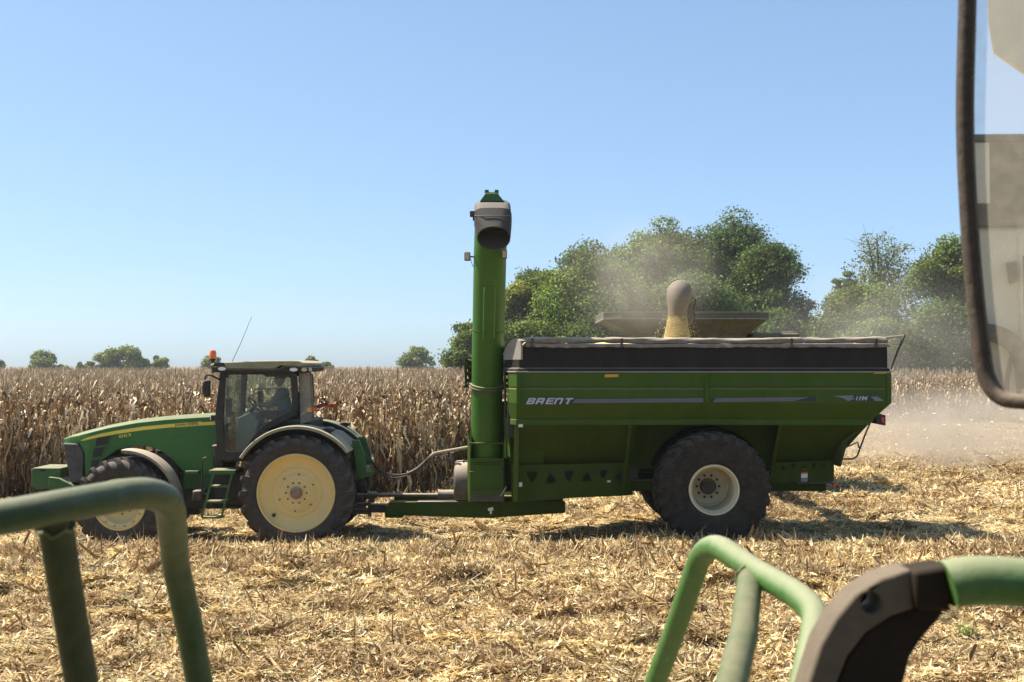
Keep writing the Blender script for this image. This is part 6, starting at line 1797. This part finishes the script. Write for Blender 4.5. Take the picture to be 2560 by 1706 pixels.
p = [P(*g_(30, 1300), 2.42), P(*g_(140, 975), 2.36), P(*g_(245, 700), 2.28), P(*g_(448, 108), 2.12), P(*g_(750, 315), 1.95), P(*g_(1120, 525), 1.74), P(*g_(1085, 760), 1.66), P(*g_(1040, 975), 1.6), P(*g_(980, 1300), 1.55)]
path = [p[0], p[1]] + smooth_path(p[2:8], [0.075, 0.02, 0.10, 0.03], 12) + [p[8]]
hr2 = obj('handrail', MB().tube(path, TR, 20), RAILGREEN2, near, sharp=80)
obj('rail_post', MB().tube([P(*g_(712, 330), 1.97), P(*g_(668, 700), 1.72), P(*g_(600, 975), 1.57), P(*g_(510, 1350), 1.45)], TR, 20), RAILPOST, hr2, sharp=80)
for nm_, a_, b_, par in (('left', P(*d_(122, 1172), 1.445), P(*d_(150, 1350), 1.50), hr_), ('right', P(*g_(712, 330), 1.97), P(*g_(668, 700), 1.72), hr2)):
    dv = (b_ - a_).normalized()
    c_ = a_ + dv * 0.022
    u_ = dv.cross(Vector((0, 1, 0))).normalized(); w_ = dv.cross(u_)
    ring = [c_ + (u_ * math.cos(2 * pi * k / 18) + w_ * math.sin(2 * pi * k / 18)) * (TR + 0.0015) + dv * (0.004 * math.sin(k * 2.1)) for k in range(19)]
    obj('weld_bead', MB().tube(ring, 0.0030, 8, False), RAILPOST, par)
# mirror bracket
BY = 1.22
outer = [g_(*q) for q in ((960, 1400), (1000, 1180), (1060, 975), (1130, 755), (1220, 595), (1340, 452), (1500, 352), (1680, 296))]
inner = [g_(*q) for q in ((1700, 532), (1560, 578), (1405, 680), (1295, 820), (1232, 975), (1180, 1180), (1150, 1400))]
hole = [g_(1436 + 60 * math.cos(2 * pi * k / 20), 500 + 66 * math.sin(2 * pi * k / 20)) for k in range(20)]
br = obj('mirror_bracket', MB().plate(XZs(outer + inner, BY), [XZs(hole, BY)], BY, BY + 0.05), BROWN, near, bevel=0.003)
web = XZs([g_(*q) for q in ((1155, 1400), (1185, 1180), (1236, 975), (1298, 822), (1408, 684), (1562, 582), (1702, 536), (1905, 528), (1860, 610), (1760, 720), (1690, 830), (1650, 975), (1600, 1180), (1580, 1400))], BY)
obj('bracket_web', MB().prism(web, BY + 0.006, BY + 0.10), DKBROWN, br, bevel=0.004)  # shade of the bracket's underside put into the dark colour
obj('bracket_backplate', MB().prism(XZs(outer + inner, BY + 0.07), BY + 0.07, BY + 0.09), WELL, br)  # painted black so the bracket hole shows as a shaded opening
obj('bracket_block', MB().prism(XZs([g_(*q) for q in ((1672, 306), (1884, 270), (1925, 300), (1918, 540), (1690, 536))], BY), BY - 0.008, BY + 0.04), DKBROWN, br, bevel=0.005)
gp = [P(*g_(a, b), 1.22) for a, b in ((1890, 392), (1980, 372), (2100, 364), (2353, 378), (2600, 410), (2900, 470))]
obj('mirror_arm', MB().tube(catmull(gp, 5), 0.0255, 20), RAILGREEN2, near, sharp=80)
# straw caught at the joint
s = Soup()
nn = 11
b0 = np.array(P(*g_(1925, 500), 1.20))
pa = b0 + rng.normal(0, 0.008, (nn, 1, 3)) + np.linspace(0, 1, 4)[None, :, None] * (rng.normal(0, 0.013, (nn, 1, 3)) + np.array([0.02, 0, -0.004]))
v, f = ribbons(pa, np.tile(unit(rng.normal(0, 1, (nn, 1, 3))), (1, 4, 1)), np.full((nn, 4), 0.0010))
s.add(v, f, tones(nn, PAL_LITTER, 8))
o = bpy.data.objects.new('caught_straw', s.mesh('caught_straw', STRAW)); COL.objects.link(o)
tag(o, 'wisps of straw caught where the green mirror arm meets the bracket', 'straw', kind='stuff')
# mirror: glass tilted to show the machine's own flank
M0 = P(*d_(2255, 600), 1.72)
toc = (Vector((0, 0, CAM_Z)) - M0).normalized()
rdir = Vector((-0.94, -0.34, -0.02)).normalized()
MN = (toc + rdir).normalized()
MN.z = 0.0; MN.normalize()
def RP(px, py, off=0.0):
    o_ = Vector((0, 0, CAM_Z)); d = (P(px, py, 1.0) - o_)
    q = M0 + MN * off
    return o_ + d * ((q - o_).dot(MN) / d.dot(MN))
def MR(px, py, yplane):
    """point seen in the mirror at pixel px, py on the flank plane y = yplane"""
    h = RP(px, py); d = (h - Vector((0, 0, CAM_Z))).normalized()
    r = d - MN * (2 * d.dot(MN))
    return h + r * ((yplane - h.y) / r.y)
edge = [(2420, -360), (2414, 0), (2408, 280), (2415, 491), (2430, 701), (2450, 877), (2465, 950), (2498, 993), (2560, 1006), (2780, 1012), (2880, 990), (2898, 930), (2900, 600), (2900, -360), (2870, -400), (2460, -400)]
fr = [RP(a, b, 0.006) for a, b in edge]
mir = pivot('mirror', near, M0)
obj('mirror_frame', MB().tube(catmull(fr + [fr[0]], 6), 0.0106, 12, False), MIRFRAME, mir, sharp=80)
gl = [RP(a, b, 0.0) for a, b in edge]
bk_ = [RP(a, b, 0.0) - MN * 0.05 for a, b in edge]
m, N, L, bs = new_mat('dusty_mirror_glass')
bs.inputs['Base Color'].default_value = (0.62, 0.55, 0.43, 1); bs.inputs['Roughness'].default_value = 0.9
g2 = N.new('ShaderNodeBsdfGlossy'); g2.inputs['Roughness'].default_value = 0.015; g2.inputs[0].default_value = (0.90, 0.90, 0.88, 1)
tc = N.new('ShaderNodeTexCoord'); n1 = N.new('ShaderNodeTexNoise'); n1.inputs['Scale'].default_value = 40; n1.inputs['Detail'].default_value = 8
L.new(tc.outputs['Object'], n1.inputs['Vector'])
mr = N.new('ShaderNodeMapRange'); mr.inputs[1].default_value = 0.3; mr.inputs[2].default_value = 0.75; mr.inputs[3].default_value = 0.26; mr.inputs[4].default_value = 0.40
L.new(n1.outputs['Fac'], mr.inputs[0])
mx = N.new('ShaderNodeMixShader'); L.new(mr.outputs[0], mx.inputs[0]); L.new(g2.outputs[0], mx.inputs[1]); L.new(bs.outputs[0], mx.inputs[2]); L.new(mx.outputs[0], N['Material Output'].inputs[0])
MIRROR = m
obj('mirror_glass', MB().add(gl, [tuple(range(len(gl)))]), MIRROR, mir, flat=True, fix=False)
obj('mirror_back', MB().loft([[RP(a, b, -0.004) for a, b in edge], bk_]), BLACK, mir, flat=True)
obj('mirror_stem', MB().tube([M0 - MN * 0.05 + Vector((0.12, -0.05, -0.2)), P(*g_(2600, 380), 1.3)], 0.016, 8), BLACK, mir)
# the front of the grain tank behind the cab, which the mirror shows
FX = -2.3
def MX(dx, dy, x=FX):
    h = RP(*d_(dx, dy)); d = (h - Vector((0, 0, CAM_Z))).normalized()
    r = d - MN * (2 * d.dot(MN))
    return h + r * ((x - h.x) / r.x)
zc = lambda dy: MX(2300, dy).z
ys_ = sorted([MX(2235, 600).y, MX(2353, 600).y])
ya_, yb_ = ys_[0] - 0.9, ys_[1] + 0.9
obj('tank_front', MB().box(FX - 0.3, FX, ya_, yb_, 2.0, zc(521)), CREAM, near, bevel=0.02)
obj('tank_band', MB().box(FX - 0.3, FX + 0.03, ya_, yb_, zc(519), zc(330)), OLIVE, near, bevel=0.008)
y_a, y_b = sorted([MX(2232, 380).y, MX(2266, 380).y])
obj('band_patch', MB().box(FX + 0.02, FX + 0.036, y_a, y_b, zc(470), zc(332)), CREAM, near)
obj('tank_rail', MB().box(FX - 0.3, FX + 0.05, ya_, yb_, zc(327), zc(314)), DARK, near)
def slab(name, pts, mt, x0, x1, bev=0.01):
    q = [MX(a, b) for a, b in pts]
    obj(name, MB().loft([[Vector((x0, v.y, v.z)) for v in q], [Vector((x1, v.y, v.z)) for v in q]]), mt, near, bevel=bev)
slab('tank_cover', ((2258, -260), (2264, 60), (2276, 128), (2353, 182), (2600, 300), (2600, -260)), CREAM, FX + 0.02, FX + 0.045)
slab('latch', ((2310, 604), (2326, 602), (2331, 650), (2317, 654)), BLACK, FX, FX + 0.05, 0.004)
slab('door_edge', ((2336, 540), (2420, 540), (2420, 900), (2346, 900), (2340, 700)), CREAM, FX, FX + 0.03)
slab('door_window', ((2343, 590), (2420, 585), (2420, 760), (2347, 752)), DARK, FX + 0.02, FX + 0.034, 0.0)
q = [MX(a, b, FX + 0.05) for a, b in ((2215, 770), (2262, 764), (2300, 772), (2332, 796), (2352, 840), (2366, 890))]
obj('front_hose', MB().tube(catmull(q, 5), 0.035, 10), OLIVE, near)
for pts_ in (((2330, 800), (2318, 850), (2312, 905)), ((2344, 812), (2338, 860), (2342, 905))):
    obj('front_cable', MB().tube(catmull([MX(a, b, FX + 0.06) for a, b in pts_], 5), 0.010, 6), DARK, near)
# cab round the camera: roof, floor, back and end walls; the side towards the field is open glass frame
obj('cab_roof', MB().box(-0.95, 0.62, -1.1, 0.95, 3.95, 4.12), GREEN2, near, bevel=0.05)
obj('cab_back_wall', MB().box(-0.9, 0.6, -1.05, -0.98, 1.85, 3.95), BLACK, near)
for x_ in (-0.9, 0.52):
    obj('cab_post', MB().box(x_, x_ + 0.07, -1.0, -0.92, 1.85, 3.95), BLACK, near, bevel=0.01)
obj('cab_sill', MB().box(-0.84, 0.6, 0.82, 0.9, 1.85, 2.6), BLACK, near, bevel=0.02)
obj('cab_floor', MB().box(-0.7, 0.75, -0.9, 0.9, 1.75, 1.85), GREEN2, near, bevel=0.02)
obj('walkway', MB().box(-0.75, 1.0, 0.95, 2.45, 1.72, 1.78), DARK, near, bevel=0.01)
obj('walkway_leg', MB().box(-0.7, -0.6, 0.9, 1.0, 0.0, 1.8), DARK, near)

# one green weed in the litter
wp = P(2418, 1612, 14.0)
wx, wy = wp.x, wp.y
weed = thing('weed', 'small green weed growing through the straw below the mirror arm', 'plant', (wx, wy, float(ground_z(wx, wy))))
s = Soup()
nn = 26; t = np.linspace(0, 1, 4)
az = rng.uniform(0, 2 * pi, nn)
o_ = np.stack([np.cos(az), np.sin(az), np.zeros(nn)], 1)
ln = rng.uniform(0.10, 0.26, nn)
pa = np.array([0, 0, 0.06]) + rng.normal(0, 0.04, (nn, 1, 3)) * np.array([1, 1, 0.3]) + o_[:, None, :] * (ln[:, None] * 0.7 * t)[..., None] + np.array([0, 0, 1.0]) * (ln[:, None] * (1.1 * t - 0.6 * t * t))[..., None]
v, f = ribbons(pa, np.repeat(np.stack([-np.sin(az), np.cos(az), np.zeros(nn)], 1)[:, None, :], 4, 1), rng.uniform(0.015, 0.04, nn)[:, None] * np.array([0.5, 1, 0.8, 0.1])[None])
s.add(v, f, tones(nn, [(0.10, 0.17, 0.03), (0.14, 0.20, 0.05)], 8))
o = bpy.data.objects.new('leaves', s.mesh('leaves', LEAF)); COL.objects.link(o); o.parent = weed

# ------------------------------------------------------------------ dust in the air
def dust(name, c, rad, dens, label, scale=1.0, power=1.0, col=(0.95, 0.88, 0.76), thr=0.38):
    me = bpy.data.meshes.new(name)
    bm = bmesh.new(); bmesh.ops.create_icosphere(bm, subdivisions=3, radius=1.0); bm.to_mesh(me); bm.free()
    m, N, L, bs = new_mat(name + '_air'); N.remove(bs)
    pv = N.new('ShaderNodeVolumePrincipled'); pv.inputs['Color'].default_value = (*col, 1); pv.inputs['Anisotropy'].default_value = 0.25
    tc = N.new('ShaderNodeTexCoord')
    ln = N.new('ShaderNodeVectorMath'); ln.operation = 'LENGTH'; L.new(tc.outputs['Object'], ln.inputs[0])
    fo = N.new('ShaderNodeMapRange'); fo.interpolation_type = 'SMOOTHSTEP'; fo.inputs[1].default_value = 1.0; fo.inputs[2].default_value = 0.15; fo.inputs[3].default_value = 0.0; fo.inputs[4].default_value = 1.0
    L.new(ln.outputs['Value'], fo.inputs[0])
    ge = N.new('ShaderNodeNewGeometry')
    ns = N.new('ShaderNodeTexNoise'); ns.inputs['Scale'].default_value = scale; ns.inputs['Detail'].default_value = 4; ns.inputs['Roughness'].default_value = 0.6; ns.inputs['Distortion'].default_value = 0.6
    L.new(ge.outputs['Position'], ns.inputs['Vector'])
    nm = N.new('ShaderNodeMapRange'); nm.inputs[1].default_value = thr; nm.inputs[2].default_value = 0.68; nm.inputs[3].default_value = 0.12; nm.inputs[4].default_value = 1.6
    L.new(ns.outputs['Fac'], nm.inputs[0])
    m1 = N.new('ShaderNodeMath'); m1.operation = 'MULTIPLY'; L.new(fo.outputs[0], m1.inputs[0]); L.new(nm.outputs[0], m1.inputs[1])
    m2 = N.new('ShaderNodeMath'); m2.operation = 'MULTIPLY'; m2.inputs[1].default_value = dens; L.new(m1.outputs[0], m2.inputs[0])
    L.new(m2.outputs[0], pv.inputs['Density']); L.new(pv.outputs[0], N['Material Output'].inputs['Volume'])
    me.materials.append(m)
    o = bpy.data.objects.new(name, me); COL.objects.link(o)
    o.location = c; o.scale = rad
    tag(o, label, 'dust', kind='stuff')
    return o
dust('dust', P(1600, 700, 25.4), (2.2, 2.2, 1.7), 0.17, 'pale dust drifting up over the spout in front of the trees', 0.9, col=(0.88, 0.80, 0.66))
dust('dust', P(2500, 1095, 39.0), (8.6, 7.0, 2.0), 0.62, 'thick tan dust cloud blowing low behind the grain cart', 0.6, col=(0.80, 0.70, 0.57), thr=0.42)
dust('dust', P(2190, 860, 36.0), (5.5, 4.0, 3.0), 0.07, 'thin veil of dust hanging before the trees beside the cart', 0.5, col=(0.86, 0.80, 0.70))

# thin haze over the whole field
me = bpy.data.meshes.new('haze')
hb = MB().box(-420, 420, -14, 640, -2.5, 27.0)
me.from_pydata(hb.v, [], hb.f)
m, N, L, bs = new_mat('hazy_air'); N.remove(bs)
pv = N.new('ShaderNodeVolumePrincipled'); pv.inputs['Color'].default_value = (0.84, 0.90, 0.98, 1); pv.inputs['Density'].default_value = 0.00026; pv.inputs['Anisotropy'].default_value = 0.3
L.new(pv.outputs[0], N['Material Output'].inputs['Volume'])
me.materials.append(m)
o = bpy.data.objects.new('haze', me); COL.objects.link(o)
tag(o, 'thin summer haze that pales the far trees', 'haze', kind='stuff')

# chaff carried in the dust behind the cart
nn = 900
cx_, cz_ = rng.uniform(2085, 2600, nn), rng.uniform(985, 1190, nn)
cy_ = rng.uniform(29, 40, nn)
c0_ = np.array([P(a, b, q) for a, b, q in zip(cx_, cz_, cy_)])
c0_[:, 2] = np.maximum(c0_[:, 2], 0.25)
dv = unit(rng.normal(0, 1, (nn, 3)) * np.array([1.6, 1, 0.5]))
pa = c0_[:, None, :] + dv[:, None, :] * (rng.uniform(0.03, 0.12, nn)[:, None] * np.linspace(-0.5, 0.5, 3)[None])[..., None]
sd = unit(np.cross(dv, rng.normal(0, 1, (nn, 3))))
s = Soup()
v, f = ribbons(pa, np.repeat(sd[:, None, :], 3, 1), rng.uniform(0.008, 0.03, nn)[:, None] * np.array([0.5, 1, 0.4])[None])
s.add(v, f, tones(nn, [(0.84, 0.74, 0.5), (0.7, 0.56, 0.32)], 6))
o = bpy.data.objects.new('flying_chaff', s.mesh('flying_chaff', STRAW)); COL.objects.link(o)
tag(o, 'bits of chaff flying in the dust behind the grain cart', 'chaff', kind='stuff')
